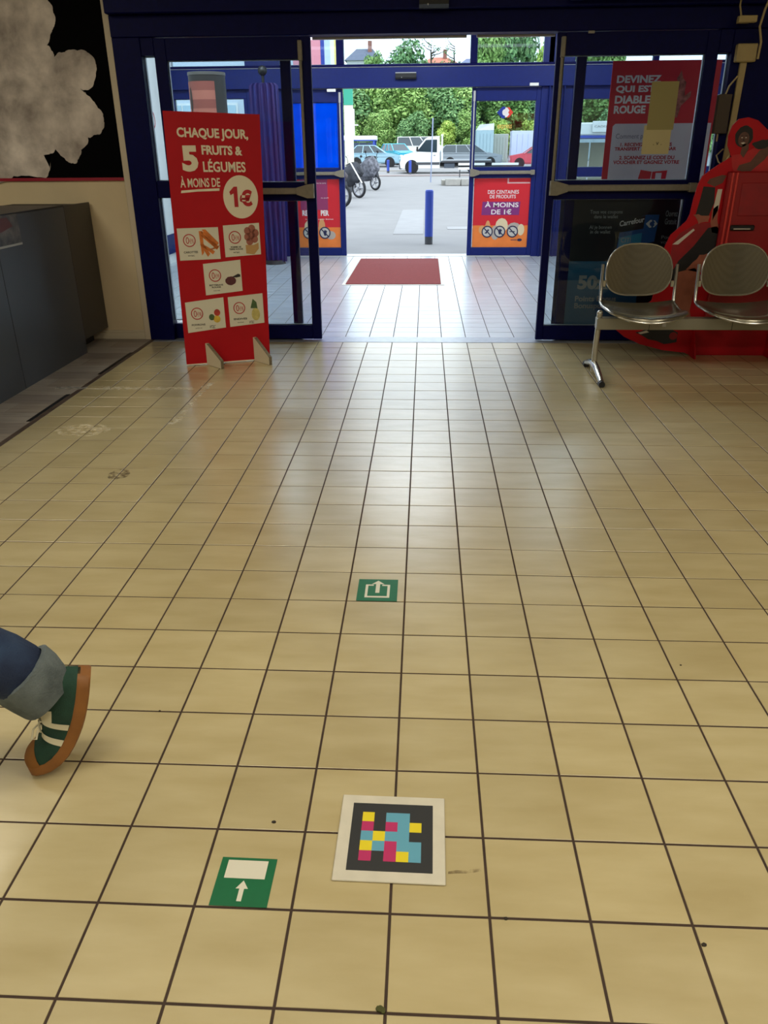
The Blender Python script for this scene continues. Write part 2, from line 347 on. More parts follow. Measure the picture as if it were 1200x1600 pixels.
MB().box(2.07, 2.16, DY+.02, DY+.03, .12, 1.07).build('panel', NAVY, w2)
# ---- vestibule shell
struct('wall_vestibule_left', MB().box(-3.62, -3.5, DY+.12, OY-.1, 0, 3.3), mat('vestibule_white', (236, 238, 236), .6), label='white vestibule wall on the left')
struct('trim_9', MB().box(-3.5, -3.48, 6.2, OY-.1, .13, .38), NAVY_LIT, label='blue kick band along the left vestibule wall')
struct('wall_vestibule_right', MB().box(4.3, 4.42, DY+.12, OY-.1, 0, 3.3), mat('vestibule_white_right', (215, 215, 210), .6))
struct('ceiling_vestibule', MB().box(-3.62, 4.42, DY+.12, OY-.05, 3.3, 3.4), mat('vestibule_ceiling', (200, 200, 196), .8))
struct('wall_front_outer', MB().box(-9, 9, OY-.05, OY+.25, 2.89, 4.6).box(-9, -3.5, OY-.05, OY+.25, 0, 2.89).box(4.3, 9, OY-.05, OY+.25, 0, 2.89), mat('facade_white', (205, 205, 205), .7), label='outer facade around the entrance')
# ---- outer frontage
OB = NAVY_LIT
def fr(name, x0, x1, z0, z1, lab, m=OB, y0=-.05, y1=.05): return struct(name, MB().bbox(x0, x1, OY+y0, OY+y1, z0, z1, .004), m, label=lab)
fr('trim_10', -3.5, 4.3, 2.195, 2.435, 'blue header beam over the outer doors', y0=-.10)
fr('trim_11', -3.5, 4.3, 2.443, 2.475, 'blue sill under the outer transom windows', NAVY, y0=-.07)
fr('trim_12', -3.5, 4.3, 2.437, 2.443, 'thin pale strip on top of the outer header', ALU_L, y0=-.105, y1=.0)
fr('trim_13', -3.5, 4.3, 2.84, 2.89, 'blue head over the outer transom windows', NAVY)
fr('trim_14', -2.43, -1.95, 0, 2.84, 'wide blue post left of the outer doors')
fr('trim_15', 1.60, 2.02, 0, 2.84, 'wide blue post right of the outer doors')
struct('trim_16', MB().bbox(1.70, 1.712, OY-.11, OY-.05, 0, 2.195, .003).bbox(1.80, 1.812, OY-.11, OY-.05, 0, 2.195, .003).bbox(1.9, 1.912, OY-.11, OY-.05, 0, 2.195, .003), OB, label='ribs on the right outer post')
wn = sthing('window_3', 'row of transom windows above the outer doors')
for a, b in ((-3.45, -2.43), (-1.95, -1.177), (-1.08, .63), (.716, 1.67), (2.06, 3.05), (3.12, 4.2)): pane(wn, a, b, 2.48, 2.84, OY)
for a, b in ((-1.177, -1.08), (.63, .716), (1.67, 1.74), (3.05, 3.12)): MB().bbox(a, b, OY-.05, OY+.05, 2.475, 2.84, .003).build('mullion', NAVY, wn)
def fixedwin(name, x0, x1, lab, z0=1.18, z1=2.05, solid=True):
    wv = sthing(name, lab); MB().bbox(x0, x1, OY-.04, OY+.04, z1, 2.195, .003).build('top_rail', OB, wv)
    MB().bbox(x0, x1, OY-.04, OY+.04, z0-.12, z0, .003).build('middle_rail', OB, wv); MB().bbox(x0, x1, OY-.04, OY+.04, 0, .14, .003).build('bottom_rail', OB, wv)
    MB().bbox(x0, x0+.05, OY-.04, OY+.04, .14, z1, .003).build('stile', OB, wv); MB().bbox(x1-.05, x1, OY-.04, OY+.04, .14, z1, .003).build('stile', OB, wv)
    pane(wv, x0+.05, x1-.05, z0, z1, OY); pane(wv, x0+.05, x1-.05, .14, z0-.12, OY); return wv
fixedwin('window_4', -3.5, -2.43, 'glazing left of the outer doors', 1.2, 2.085)
fixedwin('window_5', 2.02, 3.2, 'glazing right of the outer doors', 1.19, 2.04)
fixedwin('window_6', 3.25, 4.3, 'glazing at the far right of the outer front', 1.19, 2.02)
d3 = sthing('door_3', 'left outer door leaf with a bright blue film and a red poster')
def oleaf(d, x0, x1, g0, g1):
    MB().bbox(x0, g0, OY-.035, OY+.02, .01, 2.19, .004).build('stile', OB, d); MB().bbox(g1, x1, OY-.035, OY+.02, .01, 2.19, .004).build('stile', OB, d)
    for a, b, n in ((.01, .12, 'bottom_rail'), (1.06, 1.2, 'middle_rail'), (2.03, 2.19, 'top_rail')): MB().bbox(g0, g1, OY-.033, OY+.018, a, b, .003).build(n, OB, d)
    pane(d, g0, g1, .12, 1.06, OY); pane(d, g0, g1, 1.2, 2.03, OY)
oleaf(d3, -1.95, -1.105, -1.88, -1.183); oleaf_d4 = sthing('door_4', 'right outer door leaf with a red poster and clear upper glass'); oleaf(oleaf_d4, .668, 1.60, .728, 1.54)
bar(d3, -1.86, -1.11, 1.13, OY-.035, 'r'); bar(oleaf_d4, .675, 1.55, 1.13, OY-.035, 'l')
for d, x in ((d3, -1.145), (oleaf_d4, .70)):
    MB().bbox(x-.009, x+.009, OY-.055, OY-.035, 1.17, 2.02, .004).build('latch_rod', ALU_L, d); MB().bbox(x-.015, x+.015, OY-.06, OY-.035, 2.02, 2.15, .004).build('latch_case', ALU_L, d)
# ---- sensors and small door hardware
def sensor(x, y, z, wd, lab, strip=True):
    t = thing('door_sensor', lab, 'sensor', (x, y, z)); MB().prism([(-.03, -.03), (.0, -.05), (.03, -.05), (.03, .02), (-.03, .02)], -wd/2, wd/2, 'yz').build('housing', BLACK, t)
    if strip: MB().bbox(-wd/2, wd/2, -.034, -.02, .02, .03, .002).build('trim_strip', ALU_L, t)
    MB().ball((-wd*.2, -.028, -.03), .006).build('lens', ALU_L, t); return t
sensor(-.235, OY-.135, 2.34, .28, 'black motion sensor with a light strip on the outer door header')
sensor(.09, DY-.155, 2.33, .2, 'black motion sensor on the navy housing at the top edge', False)
for nm, x, y, z, lab in (('door_indicator', 1.18, DY-.06, 2.14, 'small pale indicator plate on the inner header, right of the opening'), ('door_indicator', 1.49, OY-.106, 2.215, 'small pale plate at the right end of the outer header'), ('door_indicator', -1.25, OY-.106, 2.17, 'small pale plate above the blue film on the left outer door')):
    if y > 9: tag(MB().bbox(x-.06, x+.06, y-.0, y+.006, z-.018, z+.018, .002).build(nm, WHITE), lab, 'sign')
    else: tag(MB().bbox(x-.022, x+.022, y, y+.01, z-.008, z+.008, .002).build(nm, mat('dull_plate', (150, 145, 135), .5)), lab, 'sign')
tag(MB().bbox(1.0, 2.3, 5.30, 5.33, 2.31, 2.65, .003).build('overhead_sign', mat('dark_teal_panel', (24, 44, 84), .6)), 'dark blue overhead sign panel cut off at the top right edge', 'sign')
# ---- unseen ceiling lights; the vestibule panels are added to brighten it
for i, (x, y) in enumerate(SHOP_LIGHTS+LOBBY_FILL_LIGHTS):
    shop = i < len(SHOP_LIGHTS); z = (CEIL if shop else 3.3)
    t = thing('unseen_ceiling_light', 'unseen rectangular ceiling light panel', 'light', (x, y, z), 0, 'unseen ceiling light panels')
    f = MB(); edge_strip(f, -.62, .62, 0, 0, 0, 0) if False else None
    MB().box(-.62, -.6, -.32, .32, -.03, 0).box(.6, .62, -.32, .32, -.03, 0).box(-.6, .6, -.32, -.3, -.03, 0).box(-.6, .6, .3, .32, -.03, 0).build('frame', WHITE, t)
    MB().box(-.6, .6, -.3, .3, -.012, -.004).build('diffuser', mat('lit_diffuser', (255, 235, 200), .5, emis=1.2) if i == 0 else bpy.data.materials['lit_diffuser'], t)
    area_light('light', (x, y, z-.035), 1.15, .55, SHOP_W if shop else LOBBY_W, (1, .94, .79) if shop else (.82, .92, 1), spread=180)
# ================================================================ OBJECTS IN THE SHOP
INK = mat('dark_ink', (40, 34, 30), .6)
REDINK = mat('red_ink', (176, 14, 26), .6)
# ---- wall poster with a pale cloud
def cloud_mat():
    m = bpy.data.materials.new('cloud_print'); m.use_nodes = True; nt = m.node_tree; b = nt.nodes['Principled BSDF']; N = nt.nodes.new; L = nt.links.new
    tc = N('ShaderNodeTexCoord'); n = N('ShaderNodeTexNoise'); n.inputs['Scale'].default_value = 3.4; n.inputs['Detail'].default_value = 9; n.inputs['Roughness'].default_value = .58; n.inputs['Distortion'].default_value = .15
    L(tc.outputs['Object'], n.inputs['Vector']); r = N('ShaderNodeValToRGB'); L(n.outputs[0], r.inputs[0])
    r.color_ramp.elements[0].position = .3; r.color_ramp.elements[0].color = lin((120, 108, 98)); r.color_ramp.elements[1].position = .7; r.color_ramp.elements[1].color = lin((240, 228, 214))
    L(r.outputs[0], b.inputs['Base Color']); b.inputs['Roughness'].default_value = .55; return m
ps = thing('wall_poster', 'large black wall poster with a pale smoke cloud, above the dark cabinet', 'poster', (-2.25, DY, 1.235))
MB().box(-3.2, 0, -.012, 0, 0, 1.86).build('print_sheet', mat('black_print', (5, 5, 6), .8, spec=.05), ps)
MB().box(-3.2, 0, -.016, 0, -.022, 0).build('lower_stripe', mat('crimson_stripe', (150, 12, 40), .5), ps, loc=None)
def blob(pts, seed, it=4, amp=.17):
    r = random.Random(seed); P = [Vector((a, b)) for a, b in pts]
    for k in range(it):
        Q = []
        for i, p in enumerate(P):
            q = P[(i+1) % len(P)]; d = q-p; nrm = Vector((d.y, -d.x)); Q += [p, (p+q)/2 + nrm*(r.uniform(-.25, 1.0)*amp)]
        P = Q; amp *= .95
    return [(p.x, p.y) for p in P]
CW = cloud_mat()
# outline in poster coordinates (x to the left of the right edge, z above the lower edge)
cl = [(-1.6, 0), (-.62, .0), (-.56, .10), (-.60, .16), (-.50, .20), (-.36, .10), (-.24, .28), (-.14, .30), (-.10, .42), (-.16, .52), (-.24, .60), (-.14, .62), (-.10, .78), (-.22, .84), (-.40, .80), (-.44, .88), (-.36, 1.0), (-.38, 1.15), (-.50, 1.22), (-.60, 1.2), (-.66, 1.32), (-.85, 1.38), (-1.2, 1.5), (-1.7, 1.4)]
MB().prism(blob(cl, 3, 5, .2), -.0145, -.012).build('cloud_print', CW, ps)
# ---- dark cabinet
CAB = mat('slate_grey_laminate', (66, 70, 76), .38, var=.06, scale=2, spec=.5)
cab = thing('cabinet', 'dark slate grey cabinet with flat side panels at the left edge', 'cabinet', (-2.55, 5.0, 0))
MB().box(-.62, -.02, -3.2, -.005, .01, 1.04).build('body', mat('cabinet_carcass', (30, 31, 33), .6), cab)
MB().bbox(-.018, 0, -1.02, 0, 0, 1.057, .002).build('side_panel', CAB, cab)
MB().bbox(-.018, 0, -2.1, -1.026, 0, 1.057, .002).build('side_panel', CAB, cab); MB().bbox(-.018, 0, -3.2, -2.106, 0, 1.057, .002).build('side_panel', CAB, cab)
MB().box(-.0185, .001, -1.026, -1.02, .02, .885).build('panel_joint', mat('joint_grey', (52, 56, 60), .5), cab)
MB().bbox(-.64, 0, -3.2, 0, 1.057, 1.066, .002).build('top', mat('cabinet_top_edge', (28, 30, 33), .4), cab)
sc = MB().bbox(0, .006, -1.55, -.715, .885, 1.058, .001).build('picture_panel', mat('grey_photo_print', (112, 106, 100), .35, var2=(52, 54, 54), scale=14), cab)
MB().bbox(0, .008, -1.55, -.715, .872, .885, .001).build('panel_lower_edge', mat('pale_edge', (170, 170, 165), .4), cab)
MB().prism([(-1.2, 1.04), (-.86, 1.045), (-.80, .99), (-.95, .965), (-1.2, .95)], .006, .0075, 'yz').build('red_patch', mat('dull_red_print', (98, 50, 48), .5), cab)
cb2 = thing('cabinet', 'dark brown-grey end unit between the cabinet and the cream wall, raised off the floor', 'cabinet', (-2.55, 5.24, 0))
MB().box(-.60, -.02, -.23, .23, .10, 1.05).build('body', bpy.data.materials['cabinet_carcass'], cb2)
MB().bbox(-.02, -.002, -.232, .238, .10, 1.062, .002).build('side_panel', mat('charcoal_laminate', (54, 52, 50), .42), cb2)
MB().box(-.5, -.12, -.2, .2, 0, .10).build('plinth', BLACK, cb2)
# ---- red fruit and vegetable standee
sg = thing('promotional_board', 'tall red cardboard sign reading CHAQUE JOUR, 5 FRUITS & LEGUMES', 'sign', (-1.657, 4.599, 0), math.atan2(.204, .57))
MB().prism([(0, .004), (.606, .004), (.648, 1.628), (.03, 1.646)], 0, .012).build('board', RED, sg)
MB().prism([(0, .004), (.606, .004), (.606, .012), (0, .012)], -.0005, .0125).build('bottom_edge', CREAMY, sg)
text(sg, 'lettering', 'CHAQUE JOUR,', .103, .562, 1.478, 1.552, CREAMY, -.001, .035, slope=-.03)
text(sg, 'lettering', '5', .118, .222, 1.288, 1.445, CREAMY, -.001, .05)
text(sg, 'lettering', 'FRUITS &', .25, .515, 1.39, 1.447, CREAMY, -.001, .04, slope=-.03)
text(sg, 'lettering', 'LÉGUMES', .25, .53, 1.285, 1.365, CREAMY, -.001, .024, slope=-.02)
text(sg, 'lettering', 'À MOINS DE', .092, .352, 1.192, 1.262, CREAMY, -.001, .018)
flat(sg, 'underline', [(.09, 1.158), (.2, 1.166), (.343, 1.168), (.345, 1.184), (.2, 1.180), (.094, 1.174)], CREAMY, 0)
flat(sg, 'price_disc', disc(.482, 1.126, .117, .136, 40), CREAMY, 0)
flat(sg, 'lettering', [(.440, 1.192), (.462, 1.192), (.462, 1.064), (.436, 1.064), (.436, 1.150), (.414, 1.140), (.408, 1.160)], REDINK, -.0013)
text(sg, 'lettering', '€', .475, .560, 1.066, 1.172, REDINK, -.0018, .05)
LAB = {0: ('CAROTTES', 'vrac'), 1: ('POMME DE\nTERRE ROUGE', 'vrac'), 2: ('BETTERAVE\nROUGE', 'sous vide'), 3: ('POIVRONS', 'pièce'), 4: ('ENDIVES', 'sachet')}
CARDS = [(.036, .730, .275, .208, .004), (.345, .740, .248, .208, .035), (.186, .490, .258, .212, .06), (.036, .236, .268, .212, .075), (.335, .260, .248, .209, .05)]
veg = lambda n, c: mat(n, c, .6, var=.18, scale=30)
ORG, PNK, BEET, GRN, YEL, REDV, LGR = veg('carrot', (205, 112, 40)), veg('potato', (158, 92, 74)), veg('beet', (88, 36, 40)), veg('leaf_green', (72, 96, 52)), veg('yellow', (212, 176, 60)), veg('pepper_red', (176, 52, 40)), veg('endive', (196, 180, 104))
SACK = mat('potato_sack', (190, 148, 92), .7)
for i, (x, z, wd, ht, sl) in enumerate(CARDS):
    c = thing('price_card', None, None, (x, -.0005, z)); c.parent = sg; del_keys = None
    for k in ('label', 'category'):
        if k in c: del c[k]
    c['label'] = 'cream price card with %s' % ['orange carrots', 'pink potatoes', 'dark beetroot', 'green, red and yellow peppers', 'yellow-green endives'][i]
    MB().prism([(0, 0), (wd, sl*.3), (wd, ht+sl*.3), (0, ht)], -.0015, 0).build('card', PAPER, c)
    r = MB(); ringmesh(r, .075, ht*.62, .036, .042, -.0026, -.0016, 24); r.build('price_ring', REDINK, c)
    text(c, 'price', '0', .052, .073, ht*.62-.022, ht*.62+.022, REDINK, -.002, .0)
    text(c, 'price', '€%s' % ['95', '98', '99', '98', '98'][i], .076, .104, ht*.62-.02, ht*.62+.012, REDINK, -.002, .0)
    a, b = LAB[i]; text(c, 'caption', a, .03, .125, ht*.22, ht*.34 if i in (1, 2) else ht*.285, INK, -.002, .03)
    text(c, 'caption', b, .055, .10, ht*.12, ht*.16, INK, -.002, .01)
    P = lambda nm, pts, m: flat(c, nm, [(px, pz*ht/.21) for px, pz in pts], m, -.0015)
    if i == 0:
        for q, (ax, az, bx, bz) in enumerate(((.155, .185, .15, .04), (.175, .195, .255, .10), (.165, .18, .24, .09), (.16, .16, .255, .075), (.155, .10, .19, .03), (.165, .09, .225, .045), (.2, .06, .26, .085))):
            P('carrot', [(ax-.012, az+.004), (ax+.014, az+.004), (bx+.016, bz+.008), (bx, bz-.012)], ORG)
    if i == 1:
        for q, (ax, az) in enumerate(((.165, .17), (.195, .185), (.163, .13), (.19, .14), (.218, .155), (.21, .115), (.175, .10))): P('potato', disc(ax, az, .024, .026, 14), PNK)
        P('potato_sack', [(.145, .02), (.20, .012), (.235, .05), (.235, .09), (.20, .075), (.145, .078)], SACK)
    if i == 2:
        P('beetroot', blob(disc(.18, .09, .038, .03, 9), 2, 2, .1), BEET); P('beet_leaf', [(.19, .115), (.235, .135), (.25, .13), (.25, .115), (.22, .11)], INK)
    if i == 3:
        P('green_pepper', disc(.175, .10, .02, .022, 12), GRN); P('red_pepper', disc(.215, .13, .022, .024, 12), REDV); P('yellow_pepper', disc(.21, .085, .025, .025, 12), YEL)
        text(c, 'caption', 'Simpl', .15, .2, .02, .04, INK, -.002, 0) if False else text(c, 'caption', 'vrac', .155, .195, .022, .045, INK, -.002, 0, shear=.3)
    if i == 4:
        P('endive', disc(.19, .08, .03, .045, 14), LGR); P('endive_tip', [(.155, .125), (.175, .19), (.2, .165), (.205, .12)], GRN)
        text(c, 'caption', 'vrac', .14, .175, .015, .035, INK, -.002, 0, shear=.3)
for x, h_ in ((.175, .155), (.52, .175)):
    RM = Matrix.Translation((x-.02, 0, 0)) @ Matrix.Rotation(math.radians(27), 4, 'Z')
    ft = MB().prism([(0, .002), (-.185, .002), (-.185, .06), (-.02, h_), (0, h_)], -.011, .011, 'yz', RM).build('foot_bracket', bpy.data.materials.get('white_card_face') or mat('white_card_face', (206, 194, 164), .7), sg)
    MB().prism([(-.186, .002), (-.1865, .06), (-.021, h_+.0005), (-.016, h_), (-.1845, .057), (-.184, .002)], -.0115, .0115, 'yz', RM).build('cut_edge', bpy.data.materials.get('cardboard_edge') or mat('cardboard_edge', (120, 108, 84), .85, var=.3, scale=90), ft)
# ---- three pieces on the floor: coloured code plaque and two green stickers
pq = thing('floor_plaque', 'square cream-edged floor plaque with a black field and coloured squares', 'plaque', (-.005, .39, 0), math.radians(-.6))
MB().bbox(-.120, .120, -.120, .120, .0005, .0055, .0015).build('base', mat('plaque_cream', (214, 208, 190), .45, var=.05, scale=20), pq)
MB().box(-.0925, .0925, -.0945, .0945, .0055, .0058).build('black_field', mat('plaque_black', (52, 53, 54), .45), pq)
CC = {'Y': mat('code_yellow', (232, 212, 40), .45), 'M': mat('code_magenta', (190, 50, 104), .45), 'B': mat('code_blue', (100, 166, 190), .45)}
for r, row in enumerate(['Y.BB.', 'M.MBY', 'BYBB.', 'YBMBB', 'M.MYB']):
    for c, ch in enumerate(row):
        if ch != '.': MB().box(-.0685+.0271*c, -.0685+.0271*(c+1), .0675-.0272*(r+1), .0675-.0272*r, .0058, .0061).build('code_square', CC[ch], pq)
GREEN = mat('green_floor_vinyl', (22, 106, 66), .42, var=.05, scale=30); GW = mat('sticker_white', (222, 218, 200), .45)
s1 = thing('floor_sticker', 'green floor sticker with a white rectangle and an arrow, left of the plaque', 'sticker', (-.31, .262, 0), math.radians(-.6), 'green direction stickers on the floor')
MB().box(-.060, .060, -.060, .060, .0003, .0012).build('base', GREEN, s1)
MB().box(-.045, .042, .007, .053, .0012, .0015).build('white_rectangle', GW, s1)
MB().prism([(-.006, -.048), (.004, -.048), (.004, -.018), (.012, -.018), (-.001, .002), (-.014, -.018), (-.006, -.018)], .0012, .0015, 'xy').build('arrow', GW, s1)
s2 = thing('floor_sticker', 'green floor sticker with a white exit symbol, further along the aisle', 'sticker', (-.097, 1.475, 0), 0, 'green direction stickers on the floor')
MB().box(-.070, .070, -.074, .074, .0003, .0012).build('base', GREEN, s2)
MB().prism([(-.015, .036), (-.043, .036), (-.043, -.052), (.043, -.052), (.043, .036), (.015, .036), (.015, .028), (.034, .028), (.034, -.042), (-.034, -.042), (-.034, .028), (-.015, .028)], .0012, .0015, 'xy').build('open_box_symbol', GW, s2)
MB().prism([(-.007, -.02), (.007, -.02), (.007, .040), (.022, .040), (0, .064), (-.022, .040), (-.007, .040)], .0012, .0015, 'xy').build('arrow', GW, s2)
# small litter on the tiles
LIT = mat('dark_crumb', (44, 36, 26), .8)
for i, (x, y, r, lab) in enumerate(((-.276, .424, .0035, 'tiny dark crumb on the tile above the green arrow sticker'), (.232, .198, .003, 'tiny crumb right of and below the plaque'), (.608, .158, .0035, 'black crumb on the joint at the lower right edge'), (-.010, .006, .005, 'greenish leaf bit on the joint at the bottom edge'), (.83, 1.07, .002, 'speck on the tile far right of the plaque'), (-.66, .80, .002, 'speck on the tile right of the shoe'))):
    b_ = MB()
    if i == 3: b_.prism(blob(disc(0, 0, .007, .005, 7), 5, 2, .3), 0, .003, 'xy').prism(blob(disc(.006, -.004, .004, .006, 6), 6, 1, .3), .001, .004, 'xy')
    else: b_.prism(blob(disc(0, 0, r*1.5, r, 7), i, 1, .3), 0, .002, 'xy')
    tag(b_.build('crumb', mat('leaf_bit', (70, 72, 28), .8) if i == 3 else LIT, loc=(x, y, .0002)), lab, 'litter')
# stains, streaks and a pale patch
def floor_mark(name, pts, col, lab, dens=.5):
    m = bpy.data.materials.new(name); m.use_nodes = True; nt = m.node_tree; b = nt.nodes['Principled BSDF']; b.inputs['Base Color'].default_value = lin(col); b.inputs['Roughness'].default_value = .5
    tc = nt.nodes.new('ShaderNodeTexCoord'); n = nt.nodes.new('ShaderNodeTexNoise'); n.inputs['Scale'].default_value = 26; n.inputs['Detail'].default_value = 6; nt.links.new(tc.outputs['Object'], n.inputs['Vector'])
    r = nt.nodes.new('ShaderNodeValToRGB'); nt.links.new(n.outputs[0], r.inputs[0]); r.color_ramp.elements[0].position = .45; r.color_ramp.elements[1].position = .7
    r.color_ramp.elements[0].color = (0, 0, 0, 1); r.color_ramp.elements[1].color = (dens, dens, dens, 1); nt.links.new(r.outputs[0], b.inputs['Alpha'])
    o = MB().prism(pts, .0004, .0006, 'xy').build(name, m, floor); o['kind'] = 'stuff'
floor_mark('pale_floor_patch', blob(disc(-1.84, 3.16, .16, .1, 9), 3, 3, .2), (236, 224, 190), '', .8)  # pale irregular patch over the tiles at left
floor_mark('grey_stain', blob(disc(-1.40, 2.52, .05, .07, 8), 4, 3, .2), (120, 104, 80), '', .6)
floor_mark('pale_streak', blob([(-1.42, 4.15), (-1.34, 4.15), (-1.33, 3.3), (-1.40, 3.25)], 14, 3, .03), (232, 222, 194), '', .85)
floor_mark('pale_cross_streak', blob([(-2.15, 3.98), (-1.45, 3.98), (-1.45, 4.03), (-2.15, 4.05)], 15, 3, .02), (232, 222, 194), '', .7)
floor_mark('scuff_mark', blob([(.12, .30), (.19, .31), (.19, .316), (.12, .306)], 9, 2, .1), (140, 120, 84), '', .6)
# ---- waiting bench
CH = mat('chrome_tube', (190, 188, 180), .22, .9)
GM = mat('grey_beam_paint', (150, 146, 130), .4, .5)
def perf():
    m = mat('perforated_steel', (142, 138, 120), .24, .8); nt = m.node_tree; b = nt.nodes['Principled BSDF']; N = nt.nodes.new; L = nt.links.new
    tc = N('ShaderNodeTexCoord'); v = N('ShaderNodeTexVoronoi'); v.inputs['Scale'].default_value = 190; v.inputs['Randomness'].default_value = 0
    L(tc.outputs['Object'], v.inputs['Vector']); r = N('ShaderNodeValToRGB'); L(v.outputs['Distance'], r.inputs[0])
    r.color_ramp.elements[0].position = .2; r.color_ramp.elements[1].position = .45; r.color_ramp.elements[0].color = lin((112, 108, 92)); r.color_ramp.elements[1].color = lin((132, 127, 110))
    L(r.outputs[0], b.inputs['Base Color']); return m
PERF = perf()
bn = thing('waiting_bench', 'beam bench with perforated metal seats on a grey beam and chrome legs', 'bench', (1.2, 4.4, 0))
MB().bbox(-.005, 2.0, -.035, .035, .318, .393, .004).build('beam', GM, bn)
for x in (.335, .87, 1.5): MB().bbox(x, x+.003, -.0365, .0365, .317, .394, .0005).build('beam_joint', BLACK, bn)
MB().bbox(.42, .444, -.038, -.034, .34, .375, .001).build('beam_clip', ALU_L, bn)
for x in (.01, 1.95):
    lg = MB().tube([(x, .0, .03), (x, .005, .2), (x+.004, .0, .42)], .019, 12).build('leg', CH, bn, True)
    MB().tube([(x, -.27, .028), (x, -.2, .048), (x, -.1, .072), (x, 0, .082), (x, .1, .07), (x, .2, .045), (x, .25, .028)], [.017, .02, .022, .024, .022, .02, .017], 12).build('foot', CH, lg, True)
    for s in (-.275, .255): MB().tube([(x, s-.025, .018), (x, s+.025, .018)], .0205, 12).build('foot_cap', BLACK, lg, True)
    MB().ball((x+.004, 0, .42), .021).build('leg_cap', CH, lg, True)
def seat_back(cx):
    # back shell
    rings = []
    W2, zc, za, zb = .218, .655, .175, .155
    n = 36; outl = []
    for k in range(n):
        a = 2*PI*k/n; ex = 3.0; ca, sa = math.cos(a), math.sin(a)
        x = W2*math.copysign(abs(ca)**(2/ex), ca); z = zc + (za if sa > 0 else zb)*math.copysign(abs(sa)**(2/(2.1 if sa > 0 else 2.6)), sa); outl.append((x, z))
    yb = lambda x, z: .20 - .0*x + .10*(z-.5) + .45*x*x*0 - .035*(1-(x/W2)**2)*0 + .03*(1-(x/W2)**2)
    mb = MB(); vs = []; fs = []
    R = [1, .8, .6, .4, .2, .02]
    for sgn, off in ((0, 0), (1, .004)):
        base = len(vs)
        for r in R:
            for x, z in outl: X_, Z_ = x*r, zc+(z-zc)*r; vs.append((cx+X_, yb(X_, Z_)+off, Z_))
        for i in range(len(R)-1):
            for k in range(n): fs.append((base+i*n+k, base+i*n+(k+1) % n, base+(i+1)*n+(k+1) % n, base+(i+1)*n+k))
        fs.append(tuple(base+(len(R)-1)*n+k for k in range(n)))
    for k in range(n): fs.append((k, (k+1) % n, len(R)*n+(k+1) % n, len(R)*n+k))
    mb.add(vs, fs); bk = mb.build('backrest', PERF, bn, True)
    MB().tube([(cx+x, yb(x, z)+.002, z) for x, z in outl], .006, 8, close=True).build('backrest_rim', CH, bk, True)
    # seat pan, waterfall front
    N_ = 10; G = []; ys = [-.26, -.25, -.22, -.14, -.04, .06, .15, .19]
    zs = [.405, .425, .437, .432, .425, .428, .44, .455]
    for off in (0, -.004):
        for j, (y, z) in enumerate(zip(ys, zs)):
            for i in range(N_+1):
                u = -1+2*i/N_; wd = .235 - .03*(j < 1) ; fy = y + (.06*u*u if y < -.2 else .03*u*u if y < -.1 else -.01*u*u)
                G.append((cx+u*wd, fy, z + .028*u*u*(1 if y < 0 else .8) + off))
    fs = []; rw = N_+1; cnt = rw*len(ys)
    for o_ in (0, cnt):
        for j in range(len(ys)-1):
            for i in range(N_): a = o_+j*rw+i; fs.append((a, a+1, a+rw+1, a+rw))
    for i in range(N_): fs.append((i, i+1, cnt+i+1, cnt+i)); q = (len(ys)-1)*rw; fs.append((q+i, q+i+1, cnt+q+i+1, cnt+q+i))
    for j in range(len(ys)-1):
        for i in (0, N_): a = j*rw+i; fs.append((a, a+rw, cnt+a+rw, cnt+a))
    st = MB().add(G, fs).build('seat', PERF, bn, True)
    MB().tube([G[i] for i in range(rw)], .006, 8).build('seat_rim', CH, st, True)
    for s in (-1, 1):
        x = cx+s*.245
        MB().tube([(x, .21, .705), (x, .20, .60), (x, .185, .49), (x, .17, .462), (x, .10, .448), (x-s*.02, -.10, .44), (x-s*.12, -.20, .408)], .0105, 10).build('side_frame', CH, bn, True)
        MB().bbox(x-.010 if s < 0 else x-.03, x+.03 if s < 0 else x+.010, .195, .212, .56, .60, .003).build('back_clamp', CH, bn)
    MB().bbox(cx-.10, cx+.10, -.10, .10, .393, .42, .004).build('seat_bracket', BLACK, bn)
for cx in (.292, .925, 1.56): seat_back(cx)
# ---- red player standee
ct = thing('cutout_standee', 'red cardboard cutout of a seated footballer behind the waiting bench', 'standee', (0, 5.0, 0))
out = [(2.321, 1.513), (2.247, 1.571), (2.181, 1.590), (2.121, 1.580), (2.085, 1.542), (2.068, 1.481), (2.075, 1.42), (2.111, 1.352), (2.054, 1.317), (1.985, 1.270), (1.939, 1.234), (1.918, 1.182), (1.902, 1.092), (1.892, .989), (1.876, .947), (1.834, .905), (1.780, .854), (1.754, .786), (1.742, .712), (1.735, .535), (1.708, .40), (1.591, .307), (1.497, .237), (1.474, .19), (1.541, .138), (1.666, .082), (1.837, .039), (2.002, .02), (2.04, .002), (2.95, .002), (3.0, .5), (3.0, 1.0), (2.92, 1.24), (2.7, 1.33), (2.45, 1.38), (2.40, 1.47)]
MB().prism(out, 0, .012).build('board', RED, ct)
SKIN = mat('print_skin', (92, 56, 42), .5, var=.15, scale=25); SKINL = mat('print_leg_skin', (150, 84, 62), .5, var=.12, scale=18); PBLK = mat('print_black', (16, 13, 13), .5); PRED = mat('print_dark_red', (140, 8, 18), .5, var=.15, scale=14); PWH = mat('print_white', (205, 195, 180), .5)
HAIR = mat('print_hair', (24, 16, 14), .6)
L1, L2, L3 = 0, -.0012, -.0024
flat(ct, 'shirt_print', blob([(2.11, 1.36), (2.13, 1.28), (2.16, 1.245), (2.42, 1.245), (2.45, 1.38), (2.33, 1.43), (2.24, 1.40), (2.19, 1.37)], 5, 1, .05), mat('print_red', (178, 18, 22), .5, var=.1, scale=20), L1)
